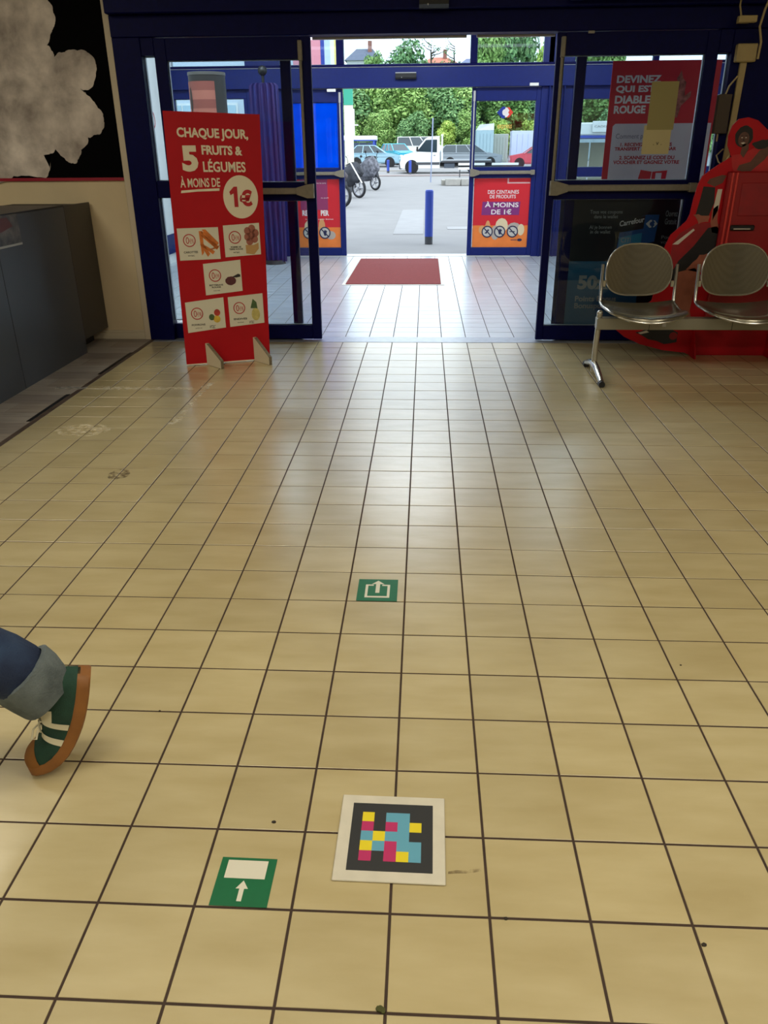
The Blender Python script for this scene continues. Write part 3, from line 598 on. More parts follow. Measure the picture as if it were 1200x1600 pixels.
flat(ct, 'neck_print', [(2.165, 1.37), (2.19, 1.345), (2.215, 1.40), (2.21, 1.43), (2.17, 1.43)], SKIN, L2)
flat(ct, 'hair_print', blob(disc(2.172, 1.475, .058, .066, 14), 8, 2, .15), HAIR, L1)
flat(ct, 'face_print', disc(2.172, 1.458, .036, .045, 16), SKIN, L2)
for sx in (-.013, .013): flat(ct, 'eye_print', disc(2.172+sx, 1.468, .005, .003, 8), PWH, L3)
flat(ct, 'mouth_print', [(2.155, 1.436), (2.172, 1.428), (2.188, 1.437), (2.172, 1.440)], PWH, L3)
flat(ct, 'brow_print', [(2.15, 1.476), (2.166, 1.479), (2.166, 1.482), (2.15, 1.48)], HAIR, L3); flat(ct, 'brow_print', [(2.178, 1.479), (2.194, 1.476), (2.194, 1.48), (2.178, 1.482)], HAIR, L3)
flat(ct, 'nose_print', [(2.170, 1.464), (2.178, 1.449), (2.166, 1.449)], PBLK, L3-.0002)
flat(ct, 'arm_print', [(2.16, 1.27), (2.24, 1.25), (2.33, 1.33), (2.36, 1.38), (2.34, 1.41), (2.29, 1.39), (2.24, 1.32), (2.17, 1.30)], SKIN, L2)
flat(ct, 'glove_print', blob([(2.23, 1.43), (2.27, 1.40), (2.31, 1.40), (2.36, 1.43), (2.35, 1.46), (2.28, 1.45)], 12, 2, .15), PBLK, L3)
flat(ct, 'upper_arm_print', [(1.975, 1.19), (1.99, 1.215), (2.07, 1.24), (2.10, 1.235), (2.08, 1.19), (2.03, 1.165)], SKIN, L1)
flat(ct, 'sleeve_print', [(1.955, 1.168), (2.035, 1.162), (2.045, 1.06), (2.02, .975), (1.93, .985), (1.945, 1.08)], PBLK, L1)
flat(ct, 'hand_print', blob([(1.915, .985), (1.95, .99), (2.03, .98), (2.025, .94), (1.96, .925)], 3, 2, .15), SKINL, L2)
flat(ct, 'shorts_print', [(1.80, .80), (1.84, .865), (1.95, .93), (2.04, .935), (2.13, .92), (2.09, .80), (1.95, .78), (1.86, .68), (1.79, .56)], PRED, L1)
flat(ct, 'thigh_print', [(2.03, .90), (2.09, .91), (2.13, .85), (2.13, .74), (2.03, .66), (1.95, .60), (1.84, .50), (1.80, .56), (1.86, .68), (1.95, .78)], PBLK, L2)
flat(ct, 'side_stripe_print', [(1.80, .79), (1.93, .895), (1.94, .885), (1.84, .79)], PWH, L2)
flat(ct, 'knee_print', blob([(1.92, .62), (2.0, .72), (2.12, .74), (2.10, .64), (2.02, .60)], 4, 2, .12), SKINL, L3)
flat(ct, 'shin_print', [(1.86, .60), (1.98, .63), (2.04, .57), (2.00, .45), (1.99, .33), (2.02, .24), (1.88, .24), (1.85, .40)], SKINL, L3)
flat(ct, 'shoe_print', blob([(1.62, .17), (1.70, .20), (1.86, .21), (1.93, .17), (1.93, .10), (1.84, .085), (1.72, .12)], 6, 1, .08), PBLK, L2)
flat(ct, 'shoe_stripe_print', [(1.64, .168), (1.70, .185), (1.72, .172), (1.66, .158)], PWH, L3); flat(ct, 'shoe_ring_print', disc(1.90, .145, .03, .028, 14), PRED, L3)
flat(ct, 'calf_print', [(2.0, .24), (2.13, .20), (2.3, .22), (2.2, .26)], SKINL, L2)
flat(ct, 'inner_gap_print', [(2.055, 1.15), (2.085, 1.15), (2.08, 1.02), (2.05, .95), (2.045, 1.04)], PWH, L2)
flat(ct, 'second_arm_print', [(2.04, 1.02), (2.075, 1.05), (2.085, .95), (2.11, .86), (2.06, .87), (2.04, .94)], SKINL, L2)
bx = MB().bbox(2.10, 2.98, -.035, -.0015, .20, 1.262, .008).build('red_cooler_panel', mat('panel_red', (140, 3, 14), .4, var=.08, scale=3), ct)
for x in (2.125, 2.155): MB().tube([(x+.005, -.036, 1.255), (x+.003, -.040, .95), (x, -.036, .62)], .008, 8).build('ridge', mat('ridge_red', (205, 60, 52), .35) if x < 2.13 else bpy.data.materials['ridge_red'], bx, True)
MB().bbox(2.165, 2.33, -.055, -.034, .885, .922, .008).build('handle', PBLK, bx); MB().bbox(2.185, 2.30, -.060, -.054, .893, .90, .002).build('handle_highlight', PWH, bx)
MB().bbox(2.20, 2.5, -.040, -.034, .98, 1.19, .006).build('raised_badge', PRED, bx)
for x in (2.04, 2.585): MB().prism([(.0, .002), (-.13, .002), (-.13, .02), (-.03, .19), (0, .19)], x-.005, x+.005, 'yz').build('foot_tab', RED, ct)
# ---- cables and boxes right of the doors
BG = mat('aged_beige_plastic', (176, 158, 112), .6, var=.06, scale=10)
tk = thing('cable_trunking', 'beige vertical cable trunking on the navy column at the right edge', 'trunking', (2.235, 5.455, 0))
MB().prism([(-.03, 1.2), (.012, 1.2), (.028, 1.95), (-.014, 1.95)], -.022, 0).build('duct', BG, tk)
tag(MB().bbox(2.175, 2.31, 5.40, 5.455, 1.945, 2.055, .006).build('junction_box', BG), 'beige junction box on top of the cable trunking', 'box')
tag(MB().bbox(2.13, 2.25, 5.33, 5.379, 2.30-.13, 2.30-.09, .004).box(2.15, 2.23, 5.36, 5.44, 2.175, 2.20).build('cable_clip_box', BG), 'small flat beige box under the header at the top right corner', 'box')
def cable(pts, r, m, lab): tag(MB().tube(pts, r, 6).build('cable', m, None, True), lab, 'cable')
cable([(2.14, 5.38, 2.32), (2.135, 5.37, 2.27), (2.15, 5.36, 2.21)], .006, BG, 'short beige cable dropping to the flat box at the top right')
cable([(2.33, 5.36, 2.34), (2.30, 5.36, 2.25), (2.29, 5.38, 2.15), (2.32, 5.39, 2.06), (2.32, 5.40, 1.96)], .008, BG, 'beige cable running down past the junction box at the right edge')
cable([(2.21, 5.42, 1.86), (2.16, 5.41, 1.80), (2.135, 5.41, 1.72), (2.13, 5.41, 1.60), (2.135, 5.42, 1.45)], .006, BG, 'thin looping beige cable left of the trunking above the cutout head')
cable([(2.115, 5.2, 1.40), (2.06, 5.15, 1.36), (2.05, 5.06, 1.32), (2.065, 5.02, 1.30), (2.10, 5.013, 1.36)], .005, BG, 'small white cable loop at the neck of the red cutout')
tag(MB().bbox(2.10, 2.19, 5.40, 5.455, 1.50, 1.75, .004).build('cable_box', mat('brown_box', (70, 58, 44), .6)), 'brown grey box behind the thin cables above the cutout', 'box')
# ================================================================ POSTERS ON AND BEHIND THE GLASS
TXT = mat('poster_white', (222, 214, 214), .55); DTX = mat('poster_dim_text', (148, 148, 150), .55)
# roll-up banner in the vestibule
bnr = thing('roll_up_banner', 'red and white roll-up banner reading DEVINEZ behind the right inner door', 'banner', (1.565, 6.5, 0))
BR = mat('banner_red', (196, 24, 46), .5); BW = mat('banner_white', (206, 196, 206), .5)
MB().box(0, .875, 0, .004, .06, 2.06).build('sheet', BR, bnr); MB().bbox(-.01, .885, -.08, .10, 0, .07, .01).build('base_case', ALU_L, bnr)
MB().cyl((.43, .02, .05), (.43, .02, 2.06), .008).build('pole', ALU_L, bnr)
flat(bnr, 'white_field', [(.05, .3), (.86, .3), (.86, 1.60), (.07, 1.60), (.05, 1.58)], BW, 0)
for i, (s, wd) in enumerate((('DEVINEZ', .36), ('QUI EST', .32), ('DIABLE', .29), ('ROUGE', .26))):
    text(bnr, 'lettering', s, .045, .045+wd, 1.90-.073*i-.002*i, 1.955-.073*i, TXT, -.001, .04)
text(bnr, 'lettering', 'Comment participer ?', .085, .50, 1.475, 1.525, mat('grey_ink', (120, 112, 125), .6), -.0018, 0)
text(bnr, 'lettering', '1. RECEVEZ DES CARTES\nTRANSFERT À CHAQUE BAR', .085, .60, 1.39, 1.455, REDINK, -.0018, .035)
text(bnr, 'lettering', '2. SCANNEZ LE CODE DU\nVOUCHER ET GAGNEZ VOTRE', .085, .64, 1.29, 1.355, REDINK, -.0018, .035)
flat(bnr, 'leaflet_print', [(.30, 1.12), (.41, 1.12), (.42, 1.23), (.325, 1.245)], BR, -.0015); flat(bnr, 'leaflet_print', [(.42, 1.12), (.54, 1.12), (.55, 1.24), (.425, 1.23)], BR, -.0015)
flat(bnr, 'leaflet_patch', rect(.455, .505, 1.16, 1.22), BW, -.0028); flat(bnr, 'leaflet_line', rect(.43, .53, 1.13, 1.14), BW, -.0028)
PM = mat('player_print', (96, 34, 34), .6, var2=(190, 110, 100), scale=22)
flat(bnr, 'player_print', blob([(.52, 1.66), (.54, 1.74), (.53, 1.80), (.55, 1.88), (.53, 1.93), (.56, 1.99), (.58, 1.93), (.61, 1.90), (.61, 1.80), (.66, 1.84), (.66, 1.80), (.59, 1.73), (.57, 1.64)], 7, 1, .1), PM, -.001)
# glued paper notes
n1 = thing('paper_note', 'faded olive paper note stuck on the glass over the banner', 'note', (1.645, DY-.012, 1.37))
MB().box(.0, .19, -.0012, 0, .16, .468).build('upper_sheet', mat('olive_paper', (152, 142, 92), .7), n1)
MB().box(-.018, .178, -.0006, .0006, .0, .19).build('lower_sheet', mat('pale_olive_paper', (190, 178, 132), .7), n1)
text(n1, 'faint_handwriting', '. v .', .06, .12, .06, .08, INK, -.002, 0)
# dark loyalty poster behind the lower right pane
dp = thing('dark_poster', 'black and navy loyalty poster with a teal 50x points box, right inner door', 'poster', (1.18, DY+.045, .12))
MB().box(-.07, .80, 0, .004, .0, .94).build('sheet', mat('near_black_print', (8, 12, 26), .35), dp)
TEAL = mat('teal_print', (10, 88, 128), .4, var=.06, scale=4)
flat(dp, 'teal_box', rect(.0, .56, .0, .49), TEAL, 0)
text(dp, 'lettering', '50x', .085, .33, .275, .385, DTX, -.0015, .05)
text(dp, 'lettering', 'Points Bonus\nBonuspunten', .075, .40, .115, .225, DTX, -.0015, .03)
text(dp, 'lettering', 'Tous vos coupons\ndans le wallet', .13, .375, .805, .865, DTX, -.001, .01)
text(dp, 'lettering', 'Al je bonnen\nin de wallet', .135, .305, .695, .755, DTX, -.001, .01)
cd_ = flat(dp, 'card_print', [(.36, .585), (.56, .62), (.64, .635), (.655, .83), (.56, .83), (.375, .775)], mat('card_blue', (14, 84, 150), .4, var=.2, scale=9), 0)
flat(dp, 'card_dark_band', [(.355, .70), (.545, .73), (.55, .825), (.365, .78)], mat('band_black', (8, 10, 16), .5), -.0012)
text(dp, 'lettering', 'Carrefour', .362, .545, .745, .785, TXT, -.0027, .02, slope=.18)
def logo(parent, x, z, s, y, white=False):
    a = mat('logo_blue', (16, 44, 140), .5) if 'logo_blue' not in bpy.data.materials else bpy.data.materials['logo_blue']
    b = mat('logo_red', (214, 60, 40), .5) if 'logo_red' not in bpy.data.materials else bpy.data.materials['logo_red']
    if white: a = b = TXT
    flat(parent, 'logo_left', [(x-s, z), (x-.35*s, z+.62*s), (x-.02*s, z+.62*s), (x-.02*s, z+.36*s), (x-.22*s, z+.30*s), (x-.36*s, z+.12*s), (x-.36*s, z-.12*s), (x-.22*s, z-.30*s), (x-.02*s, z-.36*s), (x-.02*s, z-.62*s), (x-.35*s, z-.62*s)], a, y)
    flat(parent, 'logo_right', [(x+.95*s, z), (x+.45*s, z-.55*s), (x+.2*s, z-.55*s), (x+.5*s, z-.2*s), (x+.35*s, z), (x+.5*s, z+.2*s), (x+.2*s, z+.55*s), (x+.45*s, z+.55*s)], b, y)
logo(dp, .605, .765, .045, -.0014, True)
flat(dp, 'card_coupon', [(.37, .60), (.54, .63), (.54, .70), (.372, .665)], mat('card_light', (40, 130, 170), .4), -.0014)
text(dp, 'lettering', 'CITI', .385, .46, .63, .665, DTX, -.0028, 0)
text(dp, 'lettering', 'Ouvrez\nGratuit', .70, .79, .76, .86, DTX, -.001, .01); text(dp, 'lettering', 'Pour\nvous', .69, .78, .62, .68, DTX, -.001, 0)
pl_ = MB().box(-.098, -.07, 0, .004, 0, .94).build('inner_edge_strip', mat('deep_navy_print', (6, 16, 60), .4), dp)
# posters on the outer doors
def prohibition(parent, x, z, r, y, kind):
    w_ = flat(parent, 'pictogram_disc', disc(x, z, r, r, 24), mat('picto_grey', (186, 184, 176), .5) if 'picto_grey' not in bpy.data.materials else bpy.data.materials['picto_grey'], y)
    nv = bpy.data.materials.get('picto_navy') or mat('picto_navy', (24, 30, 70), .5)
    q = MB(); ringmesh(q, x, z, r*.84, r*1.04, y-.0028, y-.0012); q.prism([(x-.66*r, z+.52*r), (x-.52*r, z+.66*r), (x+.66*r, z-.52*r), (x+.52*r, z-.66*r)], y-.0028, y-.0012)
    if kind == 0: q.prism([(x-.5*r, z-.3*r), (x-.1*r, z-.35*r), (x+.1*r, z), (x+.4*r, z+.3*r), (x+.1*r, z+.45*r), (x-.1*r, z+.1*r)], y-.0026, y-.0012)
    if kind == 1: q.prism([(x-.1*r, z-.5*r), (x+.2*r, z-.5*r), (x+.3*r, z), (x+.45*r, z+.3*r), (x, z+.5*r), (x-.3*r, z+.1*r)], y-.0026, y-.0012)
    if kind == 2: q.prism([(x-.55*r, z-.08*r), (x+.45*r, z-.08*r), (x+.45*r, z+.08*r), (x-.55*r, z+.08*r)], y-.0026, y-.0012)
    q.build('pictogram', nv, parent)
ORP = mat('poster_orange', (222, 120, 50), .5, var=.08, scale=6); PRP = mat('poster_purple', (120, 40, 110), .5); RDP = mat('poster_red', (198, 26, 40), .5)
PROD = [mat('product_cream', (214, 196, 160), .5), mat('product_tan', (206, 150, 96), .5), mat('product_grey', (170, 160, 150), .5)]
rp = thing('red_poster', 'red and orange poster reading DES CENTAINES DE PRODUITS, on the right outer door', 'poster', (.742, OY-.008, .124))
MB().box(0, .798, -.004, 0, .30, .93).build('red_field', RDP, rp); MB().box(0, .798, -.004, 0, 0, .30).build('orange_field', ORP, rp)
flat(rp, 'purple_patch', [(.14, .54), (.66, .54), (.66, .62), (.69, .62), (.69, .67), (.16, .67)][:0] or [(.12, .44), (.66, .44), (.67, .62), (.13, .62)], PRP, -.004)
text(rp, 'lettering', 'DES CENTAINES', .20, .64, .725, .775, TXT, -.0055, .012); text(rp, 'lettering', 'DE PRODUITS', .23, .60, .665, .712, TXT, -.0055, .012)
text(rp, 'lettering', 'À MOINS', .165, .645, .545, .625, TXT, -.0055, .02); text(rp, 'lettering', 'DE 1€', .26, .55, .45, .52, TXT, -.0055, .02)
for q, (x, z, a, b) in enumerate(((.42, .30, .09, .1), (.22, .25, .04, .12), (.60, .26, .10, .08), (.70, .24, .05, .08), (.14, .24, .05, .06), (.33, .20, .06, .10))): flat(rp, 'product_print', disc(x, z, a, b, 12), PROD[q % 3], -.004-.0002*q)
flat(rp, 'white_corner_mark', [(.47, .86), (.79, .86), (.79, .878), (.49, .878), (.49, .93), (.47, .93)], mat('pinkish_white', (214, 170, 170), .5), -.004)
for k, x in enumerate((.215, .395, .58)): prohibition(rp, x, .215, .078, -.007, k)
flat(rp, 'small_mark', disc(.69, .10, .035, .02, 12), bpy.data.materials['picto_navy'], -.0045); flat(rp, 'small_mark', rect(.56, .65, .095, .105), bpy.data.materials['picto_navy'], -.0045)
lp = thing('red_poster', 'red, purple and orange poster on the left outer door, under the blue film', 'poster', (-1.86, OY-.008, .124))
MB().box(0, .672, -.004, 0, .28, .93).build('red_field', RDP, lp); MB().box(0, .672, -.004, 0, 0, .28).build('orange_field', ORP, lp)
flat(lp, 'purple_patch', [(.10, .52), (.50, .52), (.50, .93), (.10, .93)], mat('poster_mauve', (140, 50, 96), .5), -.004)
text(lp, 'lettering', '30%', .21, .33, .535, .60, TXT, -.0055, .04); text(lp, 'lettering', 'REDI', .12, .27, .44, .515, TXT, -.0055, .045); text(lp, 'lettering', 'PER', .39, .51, .44, .515, TXT, -.0055, .045)
text(lp, 'lettering', 'sur votre carte bonus', .16, .57, .385, .405, TXT, -.0055, .0); text(lp, 'lettering', 'du jeudi', .40, .51, .67, .69, TXT, -.0055, .0); text(lp, 'lettering', 'avec la carte', .33, .48, .87, .89, TXT, -.0055, .0)
for q, (x, z, a, b) in enumerate(((.22, .28, .08, .1), (.40, .28, .05, .12), (.53, .17, .07, .06))): flat(lp, 'product_print', disc(x, z, a, b, 12), PROD[q % 3], -.004-.0002*q)
for k, x in enumerate((.2, .44)): prohibition(lp, x, .205, .08, -.007, k)
bf = thing('blue_film', 'bright plain blue film on the upper pane of the left outer door', 'poster', (-1.88, OY+.012, 1.2))
def backlit():
    m = bpy.data.materials.new('translucent_blue_film'); m.use_nodes = True; nt = m.node_tree; nt.nodes.clear(); N = nt.nodes.new; L = nt.links.new
    out_ = N('ShaderNodeOutputMaterial'); t = N('ShaderNodeBsdfTranslucent'); d = N('ShaderNodeBsdfDiffuse'); a = N('ShaderNodeAddShader')
    tc = N('ShaderNodeTexCoord'); n = N('ShaderNodeTexNoise'); n.inputs['Scale'].default_value = 5; L(tc.outputs['Object'], n.inputs['Vector']); r = N('ShaderNodeValToRGB'); L(n.outputs[0], r.inputs[0])
    r.color_ramp.elements[0].position = .4; r.color_ramp.elements[1].position = .7; r.color_ramp.elements[0].color = lin((0, 128, 222)); r.color_ramp.elements[1].color = lin((6, 138, 232))
    L(r.outputs[0], t.inputs[0]); d.inputs[0].default_value = lin((0, 64, 110)); L(t.outputs[0], a.inputs[0]); L(d.outputs[0], a.inputs[1]); L(a.outputs[0], out_.inputs[0]); return m
MB().box(0, .697, 0, .003, 0, .83).build('film', backlit(), bf)
lg_ = thing('window_logo_sticker', 'blue and red arrow logo sticker on the clear upper pane of the right outer door', 'sticker', (1.13, OY-.008, 1.885))
flat(lg_, 'logo_backing', disc(.01, 0, .05, .06, 20), TXT, .002); logo(lg_, 0, 0, .115, 0)
text(lg_, 'lettering', 'express', -.10, .10, -.22, -.15, mat('yellow_sticker', (214, 176, 84), .5), 0, .01)
# vestibule objects
tt = thing('totem_display', 'dark round-topped display totem with a striped photo, behind the red board', 'display', (-2.30, 8.5, 0))
MB().cyl((0, 0, 0), (0, 0, 2.16), .195, n=28).build('column', mat('dark_totem', (50, 48, 46), .5), tt, True)
MB().cyl((0, 0, 2.15), (0, 0, 2.18), .20, n=28).build('cap', mat('totem_cap', (96, 94, 90), .5), tt, True)
pr = MB(); A0, A1 = -PI*.90, -PI*.30
for k in range(14):
    z0 = .9+.085*k; pr.cur = k % 2; n = 14; vs = []
    for zz in (z0, z0+.085):
        for i in range(n+1): a = A0+(A1-A0)*i/n; vs.append((.198*math.cos(a), .198*math.sin(a), zz))
    pr.add(vs, [(i, i+1, n+2+i, n+1+i) for i in range(n)])
pr.build('striped_photo', [mat('stripe_pink', (182, 112, 96), .6), mat('stripe_dark_pink', (150, 84, 74), .6)], tt, True)
fc = MB(); vs = []
for i in range(10): a = -PI*.78+.5*math.cos(2*PI*i/10)*.3; vs.append((.2005*math.cos(a), .2005*math.sin(a), 1.92+.12*math.sin(2*PI*i/10)))
fc.add(vs, [tuple(range(10))]); fc.build('dark_figure', mat('totem_figure', (66, 50, 44), .6), tt)
fl_ = thing('feather_banner', 'bunched purple and blue fabric banner beside the left outer door', 'banner', (-2.04, 10.35, 0))
vs = []; n = 90; rings = []
for z, w_, amp in ((.03, .17, .035), (.4, .18, .045), (1.1, .185, .045), (1.7, .185, .04), (2.18, .18, .03), (2.21, .15, .01)):
    rings.append([Vector((w_*math.cos(2*PI*k/n)*(1+.06*math.sin(15*2*PI*k/n)), .07*math.sin(2*PI*k/n)*(1+.35*math.sin(15*2*PI*k/n+z*.5)), z)) for k in range(n)])
MB().loft(rings).build('fabric', mat('purple_blue_fabric', (26, 34, 104), .7, var2=(52, 16, 78), scale=2.5, stretch=(5, 5, .8)), fl_, True)
MB().cyl((0, 0, 0), (0, 0, 2.36), .018).build('pole', BLACK, fl_); MB().ball((0, 0, 2.35), .06).build('knob', BLACK, fl_, True); MB().cyl((0, 0, 0), (0, 0, .05), .16, .14, 20).build('base', BLACK, fl_, True)
rs = thing('round_notice', 'round red-ringed notice on the white left vestibule wall', 'sign', (-3.498, 10.25, 1.80))
q = MB(); ringmesh(q, 0, 0, .085, .11, 0, .003); o = q.build('red_ring', RED, rs); o.rotation_euler = (0, 0, PI/2)
o = MB().prism(disc(0, 0, .085), .0, .002).build('white_disc', WHITE, rs); o.rotation_euler = (0, 0, PI/2)
# doormat
mt = thing('doormat', 'red ribbed doormat in front of the outer doors', 'doormat', (-.31, 9.62, 0))
MB().bbox(-.555, .555, -1.19, 1.19, .001, .012, .003).build('carpet', mat('red_mat_pile', (126, 54, 54), .95, var=.15, scale=60, bump=.6, bscale=220), mt)
mb_ = MB(); mb_.box(-.595, -.555, -1.23, 1.23, .0005, .004).box(.555, .595, -1.23, 1.23, .0005, .004).box(-.555, .555, -1.23, -1.19, .0005, .004).box(-.555, .555, 1.19, 1.23, .0005, .004)
mb_.build('pale_border', mat('mat_border', (206, 204, 196), .6), mt)
# ================================================================ WALKING PERSON (one leg in view)
pn = thing('person', 'person walking out on the left in rolled-up blue jeans and green striped sneaker', 'person', (0, .578, 0), 0)
PA = math.radians(20); pv = Vector((-.84, 0, 0)); pn.rotation_euler = (0, 0, PA); pn.location = Vector((0, .60, 0)) + pv - Matrix.Rotation(PA, 3, 'Z') @ pv
JEAN = mat('blue_denim', (44, 66, 98), .85, var2=(24, 36, 66), scale=9, bump=.4, bscale=300); CUFF = mat('denim_cuff_reverse', (112, 122, 124), .9, var2=(78, 88, 90), scale=18, bump=.4, bscale=260)
SUE = mat('green_suede', (26, 62, 48), .85, var=.15, scale=40, bump=.2, bscale=300); GUM = mat('gum_rubber_sole', (138, 88, 38), .6, var=.12, scale=20); SWH = mat('shoe_cream_leather', (214, 208, 180), .5); CAP = mat('tan_suede_toe', (136, 88, 34), .85)
def skinmesh(name, pts, edges, rad, m, parent, sub=2, root=0):
    me = bpy.data.meshes.new(name); me.from_pydata(pts, edges, []); me.materials.append(m); o = bpy.data.objects.new(name, me); C.objects.link(o); o.parent = parent
    s = o.modifiers.new('skin', 'SKIN'); s.use_smooth_shade = True
    for i, r in enumerate(rad): r = r if isinstance(r, tuple) else (r, r); me.skin_vertices[0].data[i].radius = r
    me.skin_vertices[0].data[root].use_root = True
    u = o.modifiers.new('sub', 'SUBSURF'); u.levels = sub; u.render_levels = sub; return o
SK = mat('skin', (205, 155, 125), .55)
# body: pelvis, spine, head, arms, legs (walking towards -X)
HIP = (-1.42, 0, .97)
bp_ = [HIP, (-1.43, 0, 1.15), (-1.45, 0, 1.38), (-1.46, 0, 1.50), (-1.48, 0, 1.58), (-1.49, 0, 1.67), (-1.48, 0, 1.75),
       (-1.45, -.19, 1.42), (-1.36, -.24, 1.14), (-1.50, -.25, .92), (-1.45, .19, 1.42), (-1.52, .24, 1.14), (-1.72, .24, .98),
       (-1.40, -.08, .90), (-1.20, -.02, .56), (-.875, 0, .255), (-1.42, .18, .90), (-1.66, .22, .52), (-1.80, .24, .12)]
be = [(0, 1), (1, 2), (2, 3), (3, 4), (4, 5), (5, 6), (2, 7), (7, 8), (8, 9), (2, 10), (10, 11), (11, 12), (0, 13), (13, 14), (14, 15), (0, 16), (16, 17), (17, 18)]
br_ = [.13, .12, .14, .06, .07, .085, .06, .06, .042, .028, .06, .042, .028, .085, .055, .038, .085, .055, .038]
bd = skinmesh('body', bp_, be, br_, SK, pn)
def hand(wr, dr, side, name):
    wr = Vector(wr); d = Vector(dr).normalized(); sd_ = Vector((1, 0, 0)) if abs(d.x) < .8 else Vector((0, 1, 0)); sd_ = (sd_ - d*sd_.dot(d)).normalized(); nn = d.cross(sd_)
    pts = [wr, wr+d*.05]; ed = [(0, 1)]; rad = [.024, (.036, .018)]
    for k in range(4):
        b0 = wr+d*.085+sd_*(-.03+.02*k); L_ = (.035, .042, .045, .038)[k]; i0 = len(pts)
        pts += [b0, b0+d*L_+nn*.008*side, b0+d*L_*1.7+nn*.025*side]; rad += [.011, .009, .0075]; ed += [(1, i0), (i0, i0+1), (i0+1, i0+2)]
    i0 = len(pts); pts += [wr+d*.03+sd_*.035, wr+d*.065+sd_*.055+nn*.01*side, wr+d*.09+sd_*.055+nn*.02*side]; rad += [.014, .011, .009]; ed += [(0, i0), (i0, i0+1), (i0+1, i0+2)]
    return skinmesh(name, pts, ed, rad, SK, pn, 1)
hand((-1.50, -.25, .92), (-.3, 0, -1), 1, 'hand'); hand((-1.72, .24, .98), (-.8, 0, -.5), -1, 'hand')
skinmesh('jacket', [(-1.42, 0, .93), (-1.43, 0, 1.15), (-1.45, 0, 1.36), (-1.46, 0, 1.47), (-1.45, -.18, 1.42), (-1.37, -.24, 1.16), (-1.48, -.25, .97), (-1.45, .18, 1.42), (-1.52, .24, 1.16), (-1.70, .24, 1.01)], [(0, 1), (1, 2), (2, 3), (2, 4), (4, 5), (5, 6), (2, 7), (7, 8), (8, 9)], [.155, .145, .16, .075, .075, .055, .045, .075, .055, .045], mat('dark_jacket', (42, 44, 50), .8), pn)
MB().ball((-1.475, 0, 1.72), .098, 16, 10, (1.05, .92, 1.0)).build('hair', mat('brown_hair', (50, 36, 26), .8, bump=.5, bscale=80), pn, True)
fcx = MB().ball((-1.566, -.03, 1.695), .009).ball((-1.566, .03, 1.695), .009); fcx.build('eyes', WHITE, bd, True)
MB().prism([(-1.60, 1.645), (-1.57, 1.685), (-1.565, 1.64)], -.012, .012).build('nose', SK, bd); MB().bbox(-1.578, -1.56, -.022, .022, 1.612, 1.619, .003).build('mouth', mat('lips', (160, 90, 80), .6), bd)
for s in (-1, 1): MB().ball((-1.48, s*.086, 1.67), .03, 10, 8, (.8, .35, 1)).build('ear', SK, bd, True)
# jeans: near leg as a lofted tube with folds, joined at the hip; far leg
def ringat(c, ax, ru, rv, n=32, fold=.0, ph=0.0, f2=5):
    ax = Vector(ax).normalized(); v = Vector((0, 1, 0)); u = ax.cross(v).normalized()
    return [Vector(c) + u*(ru*math.cos(t)*(1+fold*math.sin(f2*t+ph))) + v*(rv*math.sin(t)*(1+fold*math.sin(f2*t+ph))) for t in [2*PI*k/n for k in range(n)]]
jr = [((-.878, 0, .255), (-.5, 0, .8), .062, .060, .03, 0), ((-.905, 0, .290), (-.6, 0, .8), .072, .068, .06, 1), ((-.94, 0, .318), (-.7, 0, .75), .080, .074, .05, 2.4), ((-.985, 0, .356), (-.75, 0, .72), .082, .078, .06, 3.6), ((-1.06, -.01, .43), (-.7, 0, .7), .082, .08, .03, 5), ((-1.15, -.02, .52), (-.65, 0, .75), .085, .082, .02, 6), ((-1.21, -.03, .60), (-.55, 0, .85), .09, .085, .02, 7), ((-1.31, -.06, .78), (-.45, 0, .9), .105, .10, .01, 8), ((-1.40, -.08, .93), (-.3, 0, 1), .125, .115, 0, 8), ((-1.42, -.06, 1.02), (0, 0, 1), .13, .12, 0, 8)]
MB().loft([ringat(*a[:4], 32, a[4], a[5]) for a in jr]).build('trouser_leg', JEAN, pn, True)
jf = [((-1.80, .24, .09), (.2, 0, 1), .085, .075), ((-1.74, .235, .30), (.25, 0, 1), .08, .075), ((-1.66, .22, .54), (.3, 0, 1), .085, .082), ((-1.52, .15, .78), (.4, 0, 1), .105, .10), ((-1.43, .10, .93), (.2, 0, 1), .125, .12), ((-1.42, .06, 1.02), (0, 0, 1), .13, .12)]
MB().loft([ringat(*a, 32) for a in jf]).build('trouser_leg', JEAN, pn, True)
# turned-up cuff
cf = [((-.846, 0, .200), (-.52, 0, .8), .060, .056, .05, 1), ((-.848, 0, .201), (-.52, 0, .8), .070, .064, .05, 1), ((-.862, 0, .232), (-.52, 0, .8), .078, .070, .045, 1.5), ((-.878, 0, .262), (-.55, 0, .8), .082, .074, .04, 2), ((-.892, 0, .284), (-.6, 0, .8), .080, .073, .05, 2.6), ((-.894, 0, .286), (-.6, 0, .8), .068, .064, .04, 2.6)]
MB().loft([ringat(*a[:4], 32, a[4], a[5], 4) for a in cf], caps=False).build('cuff', CUFF, pn, True)
MB().loft([ringat((-1.80, .24, z), (.05, 0, 1), r, r*.9, 24) for z, r in ((.075, .08), (.076, .09), (.14, .092), (.15, .084))], caps=False).build('cuff', CUFF, pn, True)
